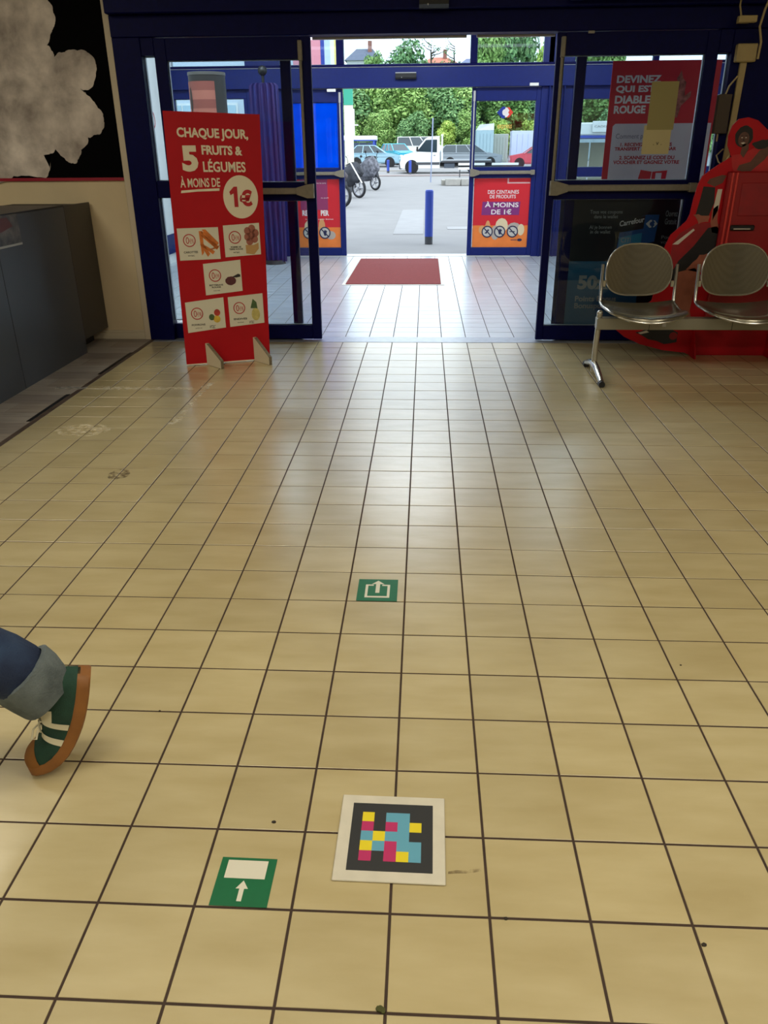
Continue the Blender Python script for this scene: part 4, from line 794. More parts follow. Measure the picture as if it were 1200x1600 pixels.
# sneaker built along a bent sole line
def catm(P, t):
    n = len(P)-1; f = t*n; i = min(int(f), n-1); f -= i; g = lambda k: Vector(P[min(max(k, 0), n)])
    a, b, c, d = g(i-1), g(i), g(i+1), g(i+2)
    return .5*((2*b)+(c-a)*f+(2*a-5*b+4*c-d)*f*f+(3*b-a-3*c+d)*f**3)
def sneaker(parent, SP, ycen, prefix=''):
    # SP = sole bottom line heel->toe in (x,z); normal points to the instep
    def frame(t):
        p = catm([(a, 0, b) for a, b in SP], t); q = catm([(a, 0, b) for a, b in SP], min(t+.01, 1)); r = catm([(a, 0, b) for a, b in SP], max(t-.01, 0)); d = (q-r).normalized()
        return p, d, Vector((d.z, 0, -d.x))*(-1 if (Vector((d.z, 0, -d.x)).x > 0) else 1)
    Wf = lambda t: .038*math.sqrt(max(.08, 1-((.12-t)/.13)**2)) if t < .12 else (.038+.010*(t-.12)/.23) if t < .35 else (.048-.004*math.sin((t-.35)/.25*PI) if t < .6 else (.048+.006*math.sin((t-.6)/.3*PI/1.0)) if t < .88 else .048*math.sqrt(max(.02, 1-((t-.88)/.125)**2)))
    Hf = lambda t: (.075+.018*math.cos(t*3)) if t < .3 else (.088-(t-.3)*.10 if t < .7 else .048*math.sqrt(max(.03, 1-((t-.7)/.31)**2)) + .0)
    def pt(t, a, off=0.0, hs=1.0):
        p, d, nrm = frame(t); w_, h_ = Wf(t)+off, Hf(t)*hs+off
        ca, sa = math.cos(a), math.sin(a); e = .75
        e_ = Vector((0, ycen, 0))
        return p + e_ + Vector((0, 1, 0))*(-w_*math.copysign(abs(ca)**e, ca)) + nrm*(.024 + h_*abs(sa)**e)
    def back(t): return -.018*(1-t/.06) if t < .06 else 0
    TS = [0, .02, .05, .1, .15, .2, .27, .34, .42, .5, .58, .66, .74, .82, .88, .93, .97, 1]; AN = [PI*k/14 for k in range(15)]
    def heel(t, v): return v
    up = MB().loft([[heel(t, pt(t, a)) for a in AN] for t in TS], close=False, caps=False); n = len(AN)
    up.add([pt(0, a) for a in AN], [tuple(range(n))]); up.add([pt(1, a) for a in AN], [tuple(range(n))]); u = up.build('shoe_upper', SUE, parent, True)
    def sole_ring(k, off, z):
        out_ = []
        for s in (1, -1):
            for t in (TS if s == 1 else TS[::-1]): p, d, nrm = frame(t); out_.append(p+Vector((0, ycen, 0))+Vector((0, -s*(Wf(t)+off), 0))+nrm*z)
        return out_
    MB().loft([sole_ring(0, -.002, 0), sole_ring(0, .004, .004), sole_ring(0, .004, .024), sole_ring(0, .0, .030)]).build('shoe_sole', GUM, parent, True)
    def patch(nm, f, m, nt=8, na=8, off=.0018):
        v = []; 
        for i in range(nt+1):
            for j in range(na+1): t, a = f(i/nt, j/na); v.append(pt(t, a, off))
        MB().add(v, [(i*(na+1)+j, i*(na+1)+j+1, (i+1)*(na+1)+j+1, (i+1)*(na+1)+j) for i in range(nt) for j in range(na)]).build(nm, m, u, True)
    for side in (0, 1):
        A = (lambda a: a) if side == 0 else (lambda a: PI-a)
        for t0 in (.40, .545): patch('stripe', lambda x, y_, t0=t0, A=A: (t0+.055*x-.02*y_*0+.03*y_, A(.05+1.15*y_)), SWH)
        patch('quarter_panel', lambda x, y_, A=A: (.30+.11*x+.05*y_, A(.55+.70*y_)), SWH)
    patch('toe_cap', lambda x, y_: (.87+.125*x, .05+(PI-.1)*y_), CAP, off=.0015)
    patch('tongue', lambda x, y_: (.30+.32*x, 1.35+.45*y_), SWH, off=.003)
    for k in range(5):
        t = .36+.055*k; MB().tube([pt(t, 1.2, .004), pt(t+.01, PI/2, .008), pt(t, PI-1.2, .004)], .0025, 6).build('lace', SWH, u, True)
    a0 = pt(.52, 1.4, .006); MB().tube([a0, a0+Vector((-.012, -.02, .0)), a0+Vector((-.018, -.03, -.02)), a0+Vector((-.008, -.03, -.022)), a0+Vector((-.002, -.02, -.004))], .0025, 6).build('lace_bow', SWH, u, True)
    return u
sneaker(pn, [(-.738, .256), (-.750, .204), (-.766, .152), (-.789, .098), (-.822, .050), (-.868, .016), (-.920, .003)], 0)
sneaker(pn, [(-1.735, .002), (-1.79, .002), (-1.84, .002), (-1.89, .002), (-1.94, .002), (-1.99, .002), (-2.02, .006)], .24)
# ================================================================ OUTDOORS
def gz(y): return 0 if y < 50 else (y-50)*.026 if y < 56 else .156+(y-56)*.029 if y < 66 else .446+(y-66)*.028
ASP = mat('pale_asphalt', (134, 133, 132), .9, var=.05, scale=1.5, bump=.1, bscale=40)
g = MB(); ys = [OY+.1, 20, 30, 40, 50, 56, 66, 75, 90, 130]
for i in range(len(ys)-1):
    a, b = ys[i], ys[i+1]; g.add([(-60, a, gz(a)-.004), (60, a, gz(a)-.004), (60, b, gz(b)-.004), (-60, b, gz(b)-.004)], [(0, 1, 2, 3)])
struct('ground', g, ASP, label='pale grey asphalt of the forecourt and car park')
struct('trim_17', MB().bbox(-3.5, 4.3, OY-.04, OY+.22, -.01, .006, .002), mat('pale_stone_sill', (200, 200, 196), .6), label='pale stone sill under the outer doors')
struct('trim_18', MB().box(-14, -.9, 57.9, 58.3, .15, .30), mat('pale_kerb', (170, 166, 160), .8), label='pale kerb in front of the parked cars')
struct('trim_19', MB().box(-12, 14, 52, 54.2, .055, .10), mat('pinkish_paving', (146, 134, 130), .85), label='strip of pinkish paving before the kerb')
# paving marks
def mark(x0, x1, y0, y1, lab, c=(146, 146, 146)): tag(MB().box(x0, x1, y0, y1, -.001, .003).build('ground_marking', mat('pale_patch', c, .9, var=.05, scale=3)), lab, 'marking')
mark(-.55, .02, 14.6, 21.5, 'pale repaired rectangle on the asphalt left of the near bollard'); mark(.5, 3.4, 15.6, 16.2, 'pale stripe across the asphalt right of the near bollard', (150, 150, 150))
BOL = mat('bollard_blue', (48, 74, 170), .45); DG = mat('dark_grey_base', (70, 72, 76), .7)
def bollard(x, y, r, h_, lab):
    t = thing('bollard', lab, 'bollard', (x, y, gz(y)), 0, 'blue bollards outside the entrance')
    MB().cyl((0, 0, .12), (0, 0, h_-.02), r, n=20).cyl((0, 0, h_-.02), (0, 0, h_), r, r*.8, 20).build('post', BOL, t, True); MB().cyl((0, 0, 0), (0, 0, .12), r*.97, n=20).build('base_band', DG, t, True)
bollard(.115, 12.86, .068, .84, 'near dark blue bollard just outside the outer doors')
bollard(-2.48, 56.2, .09, .80, 'small far blue bollard, left of the pickup'); bollard(-.97, 54.4, .09, .82, 'small far blue bollard in front of the pickup wheel')
MB_ = MB().cyl((0, 0, 0), (.06, 0, 2.95), .032, n=10); tag(MB_.build('thin_pole', mat('galvanised', (150, 160, 185), .4, .5), None, True, (.31, 42.4, 0)), 'thin tall grey pole in front of the white pickup', 'pole')
kb = thing('kerb_blocks', 'pale concrete kerb blocks at the right of the opening', 'kerb', (.9, 37.8, 0)); KM = mat('concrete_block', (158, 155, 148), .85, var=.08, scale=6)
for i in range(5): MB().bbox(.05+.72*i, .74+.72*i, 0, .35, 0, .30, .03).build('block', KM, kb)
MB().box(-.1, 3.6, .4, 2.4, 0, .22).build('island_top', mat('island_sand', (146, 143, 134), .9, var=.08, scale=3), kb)
br = thing('road_barrier', 'white and dark striped low barrier boards in front of the grey estate car', 'barrier', (2.0, 50.5, gz(50.5)))
for k, z in enumerate((.42, .66)): MB().bbox(0, 1.6, 0, .04, z, z+.13, .01).build('board', WHITE, br)
MB().box(0, 1.6, .04, .06, .55, .66).build('dark_board', BLACK, br)
for x in (.1, 1.5): MB().box(x-.03, x+.03, .04, .09, 0, .8).build('post', DG, br)
# ---- vehicles
CG = mat('car_window', (40, 56, 62), .1, spec=.8); TY = mat('tyre_rubber', (28, 28, 30), .8); RIM = mat('wheel_rim', (150, 150, 155), .35, .6); HLT = mat('headlight_glass', (225, 230, 235), .2); TLT = mat('tail_light_red', (200, 40, 60), .3)
def wheel(p, x, y, r, wd=.2, spokes=6):
    t = MB(); pr_ = [(r*.62, -wd/2), (r*.93, -wd/2), (r, -wd*.3), (r, wd*.3), (r*.93, wd/2), (r*.62, wd/2)]; n = 20; vs = []
    for k in range(n):
        a = 2*PI*k/n
        for rr, yy in pr_: vs.append((x+rr*math.cos(a), y+yy, r+rr*math.sin(a)))
    m_ = len(pr_); t.add(vs, [(k*m_+q, k*m_+(q+1) % m_, ((k+1) % n)*m_+(q+1) % m_, ((k+1) % n)*m_+q) for k in range(n) for q in range(m_)])
    w_ = t.build('wheel', TY, p, True); q = MB().cyl((x, y-wd*.2, r), (x, y+wd*.2, r), r*.16, n=10)
    for k in range(spokes):
        a = 2*PI*k/spokes; q.prism([(x+math.cos(a-.25)*r*.1, r+math.sin(a-.25)*r*.1), (x+math.cos(a-.12)*r*.64, r+math.sin(a-.12)*r*.64), (x+math.cos(a+.12)*r*.64, r+math.sin(a+.12)*r*.64), (x+math.cos(a+.25)*r*.1, r+math.sin(a+.25)*r*.1)], y-wd*.3, y+wd*.3)
    ringmesh(q, x, r, r*.56, r*.66, y-wd*.38, y+wd*.38, 18); q.build('rim', RIM, w_)
def car(lab, x, y, rz, col, L, W_, body, cabin, roofz, wheels, wr=.31, cat='car', name='car', metal=.2):
    """body: side outline (x,z) below the belt line; cabin: ((x0,x1) at belt, (x0,x1) at roof, belt z)"""
    t = thing(name, lab, cat, (x, y, gz(y)), rz); M_ = mat('car_paint', col, .3, metal, coat=.6)
    bm = bmesh.new(); vs = [bm.verts.new((a, -W_/2, b)) for a, b in body]; f = bm.faces.new(vs); e = bmesh.ops.extrude_face_region(bm, geom=[f]); bmesh.ops.translate(bm, verts=[v for v in e['geom'] if isinstance(v, bmesh.types.BMVert)], vec=(0, W_, 0))
    bmesh.ops.bevel(bm, geom=[e_ for e_ in bm.edges if abs(e_.verts[0].co.y-e_.verts[1].co.y) < .01], offset=.09, segments=2, affect='EDGES'); me = bpy.data.meshes.new('body'); bmesh.ops.recalc_face_normals(bm, faces=bm.faces); bm.to_mesh(me); bm.free(); me.materials.append(M_); me.shade_smooth(); me.set_sharp_from_angle(angle=.7)
    o = bpy.data.objects.new('body', me); C.objects.link(o); o.parent = t
    (a0, a1), (b0, b1), bz = cabin; wi = W_/2-.05; wo = W_/2-.20
    ring = lambda x0, x1, wd, z: [Vector((x0, -wd, z)), Vector((x1, -wd, z)), Vector((x1, wd, z)), Vector((x0, wd, z))]
    MB().loft([ring(a0, a1, wi, bz), ring(b0, b1, wo, roofz-.04)]).build('windows', CG, t)
    MB().loft([ring(b0-.02, b1+.02, wo+.02, roofz-.05), ring(b0, b1, wo+.01, roofz-.015), ring(b0+.12, b1-.12, wo-.1, roofz)]).build('roof', M_, t, True)
    p = MB()
    for s in (-1, 1):
        for f_ in (0, .36, .68, 1):
            xa, xb = a0+(a1-a0)*f_, b0+(b1-b0)*f_; p.tube([(xa, s*(wi+.005), bz-.02), (xb, s*(wo+.01), roofz-.04)], .035, 6)
        p.box(a0, a1, s*wi-.02, s*wi+.02, bz-.02, bz+.03)
    p.build('pillars', M_, t)
    for wx in wheels:
        for s in (-1, 1):
            q = MB(); q.cyl((wx, s*(W_/2-.2), wr), (wx, s*(W_/2+.004), wr), wr+.06, n=20); q.build('wheel_arch', BLACK, t); wheel(t, wx, s*(W_/2-.08), wr)
    for s in (-1, 1):
        MB().bbox(L-.10, L-.005, s*W_*.36-.14, s*W_*.36+.14, body[2][1]-.30, body[2][1]-.14, .02).build('headlight', HLT, t); MB().bbox(-.02, .06, s*W_*.42-.09, s*W_*.42+.09, .62, .9, .02).build('tail_light', TLT, t)
    MB().box(.4, L-.4, -W_/2-.006, -W_/2+.01, .68, .70).build('side_moulding', DG, t)
    return t
hatch = [(0, .28), (0, .85), (.10, .95), (2.95, .98), (3.8, .80), (3.95, .55), (3.95, .26)]
hb = lambda L: [(0, .28), (0, .80), (L-.15, .78), (L-.02, .55), (L, .28), (L-.1, .24)][:0] or [(0, .26), (L-.05, .24), (L, .80), (L-1.0, .98), (.08, .97), (0, .80)]
br2 = copy_tree(br); br2.location = (4.0, 50.5, gz(50.5)); br2['label'] = 'white and dark striped low barrier boards seen below the grey containers'
def cars():
    car('light blue hatchback parked left of the pickup', -5.95, 65, 0, (150, 186, 200), 4.0, 1.7, hb(4.0), ((.15, 2.95), (.75, 2.1), .95), 1.52, (.72, 3.25))
    car('grey estate car parked behind the bed of the pickup', .95, 64, 0, (140, 150, 156), 4.8, 1.8, hb(4.8), ((.08, 3.6), (.55, 2.75), .96), 1.52, (.9, 3.9))
    car('cyan small car between the hatchback and the white van', -3.2, 71, math.radians(-60), (60, 180, 205), 3.6, 1.6, hb(3.6), ((.1, 2.6), (.5, 1.9), .93), 1.5, (.6, 2.9))
    car('red car parked near the pale grey boards, seen through the right outer door', 9.7, 62, PI, (200, 60, 74), 3.6, 1.65, hb(3.6), ((.1, 2.6), (.6, 1.9), .93), 1.42, (.65, 2.9))
    car('dark grey car parked at the far right of the car park', 13.5, 63, 0, (96, 102, 112), 4.2, 1.7, hb(4.2), ((.15, 2.9), (.7, 2.1), .93), 1.45, (.7, 3.3))
    # white van behind
    v = car('white van roof showing behind the hatchback and the pickup', -2.6, 76, 0, (232, 232, 228), 4.8, 1.9, [(0, .3), (4.7, .3), (4.8, .95), (4.2, 1.15), (.0, 1.2), (0, .9)], ((.1, 3.95), (.15, 3.0), 1.18), 1.95, (.9, 3.8), .33, 'van', 'van')
    # white pickup, facing left
    t = thing('pickup_truck', 'white flatbed pickup truck facing left, beyond the thin pole', 'truck', (-1.66, 56, gz(56)))
    Wt = mat('white_truck_paint', (236, 240, 238), .35, coat=.5)
    bd_ = [(.05, .30), (.0, .62), (.10, .95), (.30, 1.12), (.95, 1.28), (1.65, 2.05), (2.0, 2.18), (2.58, 2.20), (2.62, .30)]
    MB().prism(bd_, -.95, .95).build('cab', Wt, t)
    for s in (-1, 1): MB().prism([(1.12, 1.30), (1.70, 1.98), (2.42, 2.0), (2.42, 1.24)], s*.955-.008, s*.955+.008).build('side_window', CG, t)
    MB().prism([(1.02, 1.30), (1.62, 2.0), (1.58, 2.03), (.98, 1.33)], -.8, .8).build('windscreen', CG, t)
    MB().bbox(-.05, .14, -.93, .93, .25, .66, .04).build('front_bumper', DG, t); MB().box(1.0, 2.60, -.97, .97, .50, .66).build('side_rubbing_strip', DG, t)
    MB().bbox(.05, .30, -.92, -.62, .78, 1.02, .04).build('headlight', HLT, t); MB().bbox(.05, .30, .62, .92, .78, 1.02, .04).build('headlight', HLT, t)
    for s in (-1, 1): MB().bbox(1.08, 1.20, s*1.07-.10, s*1.07+.10, 1.30, 1.58, .03).build('wing_mirror', BLACK, t); MB().bbox(2.2, 2.34, s*.96-.012, s*.96+.012, 1.04, 1.08, .004).build('door_handle', DG, t)
    hd = MB()
    for yy in (-.9, -.45, 0, .45, .9): hd.box(2.72, 2.80, yy-.04, yy+.04, .7, 2.30)
    hd.box(2.70, 2.82, -.95, .95, 2.22, 2.30).box(2.70, 2.82, -.95, .95, .70, 1.2); hd.build('headboard', mat('pickup_frame', (215, 222, 226), .4), t)
    MB().bbox(2.72, 6.0, -1.0, 1.0, .62, .74, .02).build('bed', DG, t); MB().bbox(2.9, 3.6, -.9, .9, .30, .60, .03).build('tool_case', mat('case_slate', (70, 80, 92), .5), t)
    for k, (a, b) in enumerate(((2.85, 5.95),)): MB().bbox(a, b, -1.02, -.99, .74, .82, .005).build('side_board', mat('board_grey', (168, 176, 180), .5), t)
    MB().box(2.6, 6.0, -.4, .4, .40, .62).build('chassis', BLACK, t)
    for wx in (.78, 4.9):
        for s in (-1, 1): MB().cyl((wx, s*.75, .37), (wx, s*.965, .37), .44, n=20).build('wheel_arch', BLACK, t); wheel(t, wx, s*.86, .37, .24)
    MB().box(-.052, -.045, -.25, .25, .38, .50).build('number_plate', WHITE, t)
cars()
# ---- covered motorcycles
CVR = mat('dark_cover_fabric', (60, 62, 70), .75, var2=(34, 36, 42), scale=6, bump=.8, bscale=12); CHM = mat('wheel_chrome', (140, 140, 145), .3, .7)
def moto(lab, x, y, rz, wr, h_, tint):
    t = thing('motorcycle', lab, 'motorcycle', (x, y, 0), rz, 'motorcycles parked left of the opening')
    for wx in (0, -1.35):
        q = MB(); q.tube([(wx+wr*.88*math.cos(a), 0, wr+wr*.88*math.sin(a)) for a in [2*PI*k/24 for k in range(24)]], wr*.14, 8, close=True); w_ = q.build('wheel', TY, t, True)
        s = MB().cyl((wx, -.05, wr), (wx, .05, wr), .05)
        for k in range(5): a = 2*PI*k/5; s.tube([(wx, 0, wr), (wx+.77*wr*math.cos(a), 0, wr+.77*wr*math.sin(a))], .014, 5)
        ringmesh(s, wx, wr, wr*.68, wr*.78, -.03, .03, 20); s.build('rim', CHM, w_)
    for s_ in (-.07, .07): MB().tube([(0, s_, wr), (-.22, s_*1.3, .85)], .022, 8).build('fork', CHM, t, True)
    rg = []
    for (cx, z0, z1, wd) in ((.10, .70, .80, .05), (.03, .50, 1.0, .20), (-.15, .42, h_, .30), (-.40, .34, h_-.05, .34), (-.75, .30, h_-.28, .26), (-1.1, .34, h_-.32, .27), (-1.5, .42, h_-.34, .22), (-1.72, .6, h_-.42, .10)):
        rg.append([Vector((cx+.03*math.sin(5*a+cx*4), wd*math.cos(a)*(1+.14*math.sin(4*a+cx*9)), (z0+z1)/2+(z1-z0)/2*math.sin(a)*(1+.05*math.sin(6*a+cx*7)))) for a in [2*PI*k/24 for k in range(24)]])
    MB().loft(rg).build('cover', tint, t, True)
    MB().tube([(-.25, -.36, h_-.10), (-.2, -.15, h_-.02), (-.2, .15, h_-.02), (-.25, .36, h_-.10)], .016, 8).build('handlebar', BLACK, t, True)
    for s_ in (-1, 1): MB().tube([(-.22, s_*.28, h_-.05), (-.2, s_*.34, h_+.14)], .008, 6).ball((-.2, s_*.35, h_+.17), .06, 10, 6, (.3, 1, .7)).build('mirror', BLACK, t, True)
    MB().ball((-.02, 0, .82), .09, 12, 8, (.6, 1, 1)).build('headlight', HLT, t, True)
    MB().prism([(.16, .50), (.12, wr*2+.06), (-.05, wr*2+.12), (-.25, wr*2+.04), (-.05, wr*2+.05), (.10, wr*2-.02)], -.06, .06).build('mudguard', CVR, t)
    return t
moto('motorcycle under a dark cover, parked before the striped-cover one', -2.20, 27.6, math.radians(-38), .30, 1.12, CVR)
moto('motorcycle under a light striped cover, parked just behind the dark-covered one', -2.0, 33.6, math.radians(-40), .29, 1.28, mat('grey_striped_cover', (120, 122, 132), .7, var2=(48, 50, 58), scale=9, bump=.7, bscale=14))
moto('nearest motorcycle, only its front wheel edge showing beside the door', -2.28, 22.6, math.radians(-30), .31, 1.1, mat('near_cover', (66, 60, 64), .75, bump=.7, bscale=14))
moto('dark covered scooter standing beyond the other motorcycles, left of the hatchback', -2.95, 47, math.radians(-75), .28, 1.25, mat('green_grey_cover', (84, 96, 90), .75, bump=.7, bscale=14))
tag(MB().cyl((-2.55, 26.9, 1.35), (-2.02, 26.6, .5), .022, n=8).build('leaning_bar', WHITE, None, True), 'white slanted bar in front of the covered motorcycles', 'bar')
# ---- totem, street panels
ts = thing('sign_totem', 'cream sign post with a green top at the left edge of the opening', 'sign', (-2.81, 32, 0))
MB().bbox(-.25, .085, -.07, .07, .8, 3.03, .01).build('post', mat('cream_post', (222, 222, 200), .6), ts); MB().bbox(-.25, .09, -.08, .08, 3.03, 4.3, .01).build('green_top', mat('teal_green', (60, 170, 140), .5), ts)
MB().box(-.18, .0, -.04, .04, 0, .8).build('foot', DG, ts); MB().bbox(.08, .27, -.03, .03, 2.33, 2.38, .004).build('bracket', WHITE, ts); MB().bbox(.085, .14, -.075, .04, 1.9, 2.9, .004).build('side_strip', WHITE, ts)
bb_ = thing('street_billboard', 'tall street board in pink, blue and cream stripes seen above the left outer door', 'sign', (-4.6, 30, 0))
for a, b, c, nm in ((0, .58, (216, 140, 150), 'pink_panel'), (.58, .97, (222, 140, 150), 'pink_panel'), (.97, 1.10, (40, 60, 150), 'blue_panel'), (1.10, 1.3, (190, 205, 225), 'pale_panel'), (1.3, 1.44, (235, 238, 235), 'white_panel'), (1.44, 1.54, (236, 214, 130), 'yellow_panel')):
    MB().bbox(a, b, -.05, .05, 3.3, 6.0, .01).build(nm, mat(nm, c, .6), bb_)
MB().cyl((.3, .0, 0), (.3, 0, 3.35), .08).cyl((1.3, .0, 0), (1.3, 0, 3.35), .08).build('posts', DG, bb_)
# ---- trolley shelters
def shelter(lab, x, y, L, h_, cols, panel):
    t = thing('trolley_shelter', lab, 'shelter', (x, y, gz(y))); MB().bbox(0, L, -.1, 2.2, h_-.30, h_, .03).build('roof', WHITE, t); MB().box(.02, L-.02, -.08, 2.18, h_-.36, h_-.30).build('blue_edge', BOL, t)
    for px_ in (.12, L-.16):
        for py in (.0, 2.1): MB().bbox(px_-.07, px_+.07, py-.05, py+.05, 0, h_-.34, .01).build('post', cols, t)
    for i in range(4): MB().box(.2+(L-.4)*i/4+.02, .2+(L-.4)*(i+1)/4-.02, 2.1, 2.12, .3, h_-.45).build('pane', panel, t)
    return t
shelter('white roofed shelter with blue posts behind the motorcycles', -6.8, 66, 2.95, 2.16, BOL, mat('shelter_pane', (130, 150, 175), .2))
sh = shelter('pale shelter with a beige back panel, seen through the right inner door', 3.6, 22, 2.3, 2.07, mat('pale_steel', (210, 218, 220), .4), mat('beige_back', (176, 170, 140), .5))
MB().bbox(.75, 1.30, -.16, -.12, 1.84, 2.10, .01).build('info_board', WHITE, sh); text(sh, 'lettering', 'CADDIES', .80, 1.25, 1.95, 2.0, DG, -.162, 0)
MB().bbox(.35, 1.25, .2, .9, .75, 1.0, .03).build('bench_box', WHITE, sh)
for x in (.30, 1.35): MB().bbox(x-.03, x+.03, .1, .16, 0, 1.7, .01).build('upright', WHITE, sh)
# ---- grey containers right
def cont(lab, x, y, w_, h_, col, rnd=False):
    t = thing('storage_container', lab, 'container', (x, y, gz(y))); m_ = mat('container_paint', col, .5)
    MB().bbox(0, w_, 0, 1.6, 0, h_, .03).build('box', m_, t)
    for k in range(5): MB().box(w_*k/5+.03, w_*(k+1)/5-.03, -.03, .0, .15, h_*.9).build('panel', m_, t)
    if rnd: MB().loft([[Vector((0, 0, h_)), Vector((w_, 0, h_)), Vector((w_, 1.6, h_)), Vector((0, 1.6, h_))], [Vector((.3, 0, h_+.42)), Vector((w_, .1, h_+.5)), Vector((w_, 1.5, h_+.5)), Vector((.3, 1.5, h_+.42))]]).build('sloped_top', WHITE, t)
cont('tall pale blue-grey container with a sloped white top', 4.15, 70, 1.4, 2.45, (168, 190, 196), True); cont('beige grey container right of the tall one', 5.75, 72, 1.2, 2.15, (170, 172, 162))
cont('lavender white billboard wall behind the red car', 7.6, 76, 2.4, 2.35, (200, 206, 228)); cont('long grey hoarding at the far right of the car park', 10.8, 74, 6, 2.0, (150, 166, 170))
# ---- vegetation
def leaf_mesh(name, seed, n, blobs, size, m, squash=1.0):
    r = random.Random(seed); vs = []; fs = []
    tot = sum(b[3]**2 for b in blobs)
    for (bx_, by_, bz_, br2) in blobs:
        for _ in range(int(n*br2*br2/tot)):
            d = Vector((r.gauss(0, 1), r.gauss(0, 1), r.gauss(0, 1))).normalized(); rad = br2*(r.uniform(.78, 1.04) if r.random() < .8 else r.uniform(.4, .8))
            rad *= 1+.14*math.sin(d.x*7+seed)*math.sin(d.z*9+seed)
            p = Vector((bx_, by_, bz_))+Vector((d.x*rad, d.y*rad, d.z*rad*squash)); s = size*r.uniform(.6, 1.3)
            nn = (d+Vector((r.uniform(-.8, .8), r.uniform(-.8, .8), r.uniform(-.3, .9)))).normalized(); u = nn.orthogonal().normalized(); v = nn.cross(u); a = r.uniform(0, 2*PI); u, v = u*math.cos(a)+v*math.sin(a), v*math.cos(a)-u*math.sin(a)
            i = len(vs); vs += [p-u*s*.5, p+v*s*.32, p+u*s*.5, p-v*s*.32]; fs.append((i, i+1, i+2, i+3))
    me = bpy.data.meshes.new(name); me.from_pydata(vs, [], fs); me.materials.append(m); me.update(); return me
def leafmat(name, c0, c1):
    m = bpy.data.materials.new(name); m.use_nodes = True; nt = m.node_tree; b = nt.nodes['Principled BSDF']; N = nt.nodes.new; L = nt.links.new
    g_ = N('ShaderNodeNewGeometry'); r = N('ShaderNodeValToRGB'); L(g_.outputs['Random Per Island'], r.inputs[0]); r.color_ramp.elements[0].color = lin(c0); r.color_ramp.elements[1].color = lin(c1)
    L(r.outputs[0], b.inputs['Base Color']); b.inputs['Roughness'].default_value = .6; b.inputs['Specular IOR Level'].default_value = .3
    b.inputs['Subsurface Weight'].default_value = 0; return m
LM = [leafmat('leaf_mid_green', (86, 128, 58), (164, 196, 112)), leafmat('leaf_deep_green', (72, 116, 70), (136, 174, 110)), leafmat('leaf_yellow_green', (130, 168, 66), (196, 214, 112))]
BARK = mat('bark', (84, 70, 56), .9, bump=.5, bscale=20)
def blobset(seed, R_, H_, n):
    r = random.Random(seed); out_ = []
    for _ in range(n):
        a = r.uniform(0, 2*PI); q = R_*math.sqrt(r.random())*.8; z = r.uniform(.12, .88)*H_; k = 1-.55*(z/H_)**2; out_.append((q*math.cos(a)*k, q*math.sin(a)*k*.7, z, r.uniform(.22, .36)*R_))
    return out_
crown = [leaf_mesh('crown_a', 1, 9000, blobset(1, 3.6, 9, 30), .36, LM[0]), leaf_mesh('crown_b', 2, 9000, blobset(2, 3.6, 9, 30), .36, LM[1]), leaf_mesh('crown_c', 3, 9000, blobset(3, 3.6, 9, 30), .34, LM[0])]
crown += [leaf_mesh('crown_d', 4, 7000, blobset(4, 3.0, 7, 22), .34, LM[2])]
def tree(lab, x, y, s, mesh, hz=1.0, group='leafy trees behind the car park', cat='tree', name='tree', base=None):
    t = thing(name, lab, cat, (x, y, gz(y) if base is None else base), random.uniform(0, 6), group)
    o = bpy.data.objects.new('foliage', mesh); C.objects.link(o); o.parent = t; o.scale = (s, s, s*hz); o['kind'] = 'stuff'
    MB().tube([(0, 0, 0), (.1, 0, 1.5*s), (-.1, .1, 4*s*hz)], [.22*s, .18*s, .08*s], 8).build('trunk', BARK, t, True)
xs = [-11.8, -8.2, -4.9, -1.7, 1.4, 4.4, 7.6, 11, 14.5, 18.2, 22.5, 27]
pos = ['leftmost', 'second from the left', 'third from the left', 'fourth from the left', 'fifth from the left', 'left of the pickup', 'behind the pickup cab', 'behind the thin pole', 'above the estate car', 'behind the pale container', 'behind the billboard wall', 'right of the billboard wall', 'fourth from the right', 'second from the right', 'rightmost']
pos = ['behind the white shelter, left side', 'behind the white shelter', 'just left of the pickup cab', 'behind the pickup cab', 'just right of the thin pole', 'above the grey estate car', 'behind the tall pale container', 'behind the lavender wall', 'right of the lavender wall', 'fourth from the far right', 'second from the far right', 'at the far right']
for i, x in enumerate(xs):
    tree('dense green tree of the hedge row, %s' % pos[i], x, 84+(i % 3)*1.5, 1.0+.08*(i % 2), crown[i % 3], .74+.04*((i*7) % 3), 'dense trees in the hedge row')
lo = ['behind the white shelter', 'left of the hatchback', 'above the light blue hatchback', 'above the white van', 'right of the pickup headboard', 'above the estate car roof', 'behind the containers', 'left of the red car', 'right of the red car', 'near the long hoarding']
for i, x in enumerate((-10.5, -7.6, -4.4, -1.2, 2.0, 4.2, 6.6, 9.6, 13, 17)):
    tree('low round bush in front of the hedge, %s' % lo[i], x, 79.5, .52, crown[3] if i in (4, 6, 7) else crown[(i+1) % 3], .9, 'bushes in front of the hedge row', 'bush', 'bush')
tree('large dark green tree rising above the header, left of centre', -2.9, 97, 1.3, crown[1], 1.10, 'tall trees behind the hedge row', base=.2)
tree('bright green leafy tree behind the right transom window', 6.3, 93, .8, crown[0], 1.72, 'tall trees behind the hedge row'); tree('blue-green tree in the middle of the right transom window', 9.2, 95, .95, crown[1], 1.85, 'tall trees behind the hedge row')
tree('yellow-green conical tree at the right of the right transom window', 12.4, 90, .7, crown[3], 2.1, 'tall trees behind the hedge row'); tree('small light green tree left of the large dark tree', -6.3, 100, .55, crown[0], 2.15, 'tall trees behind the hedge row')
tree('tall green tree beyond the far right glazing', 18, 93, 1.0, crown[2], 1.7, 'tall trees behind the hedge row')
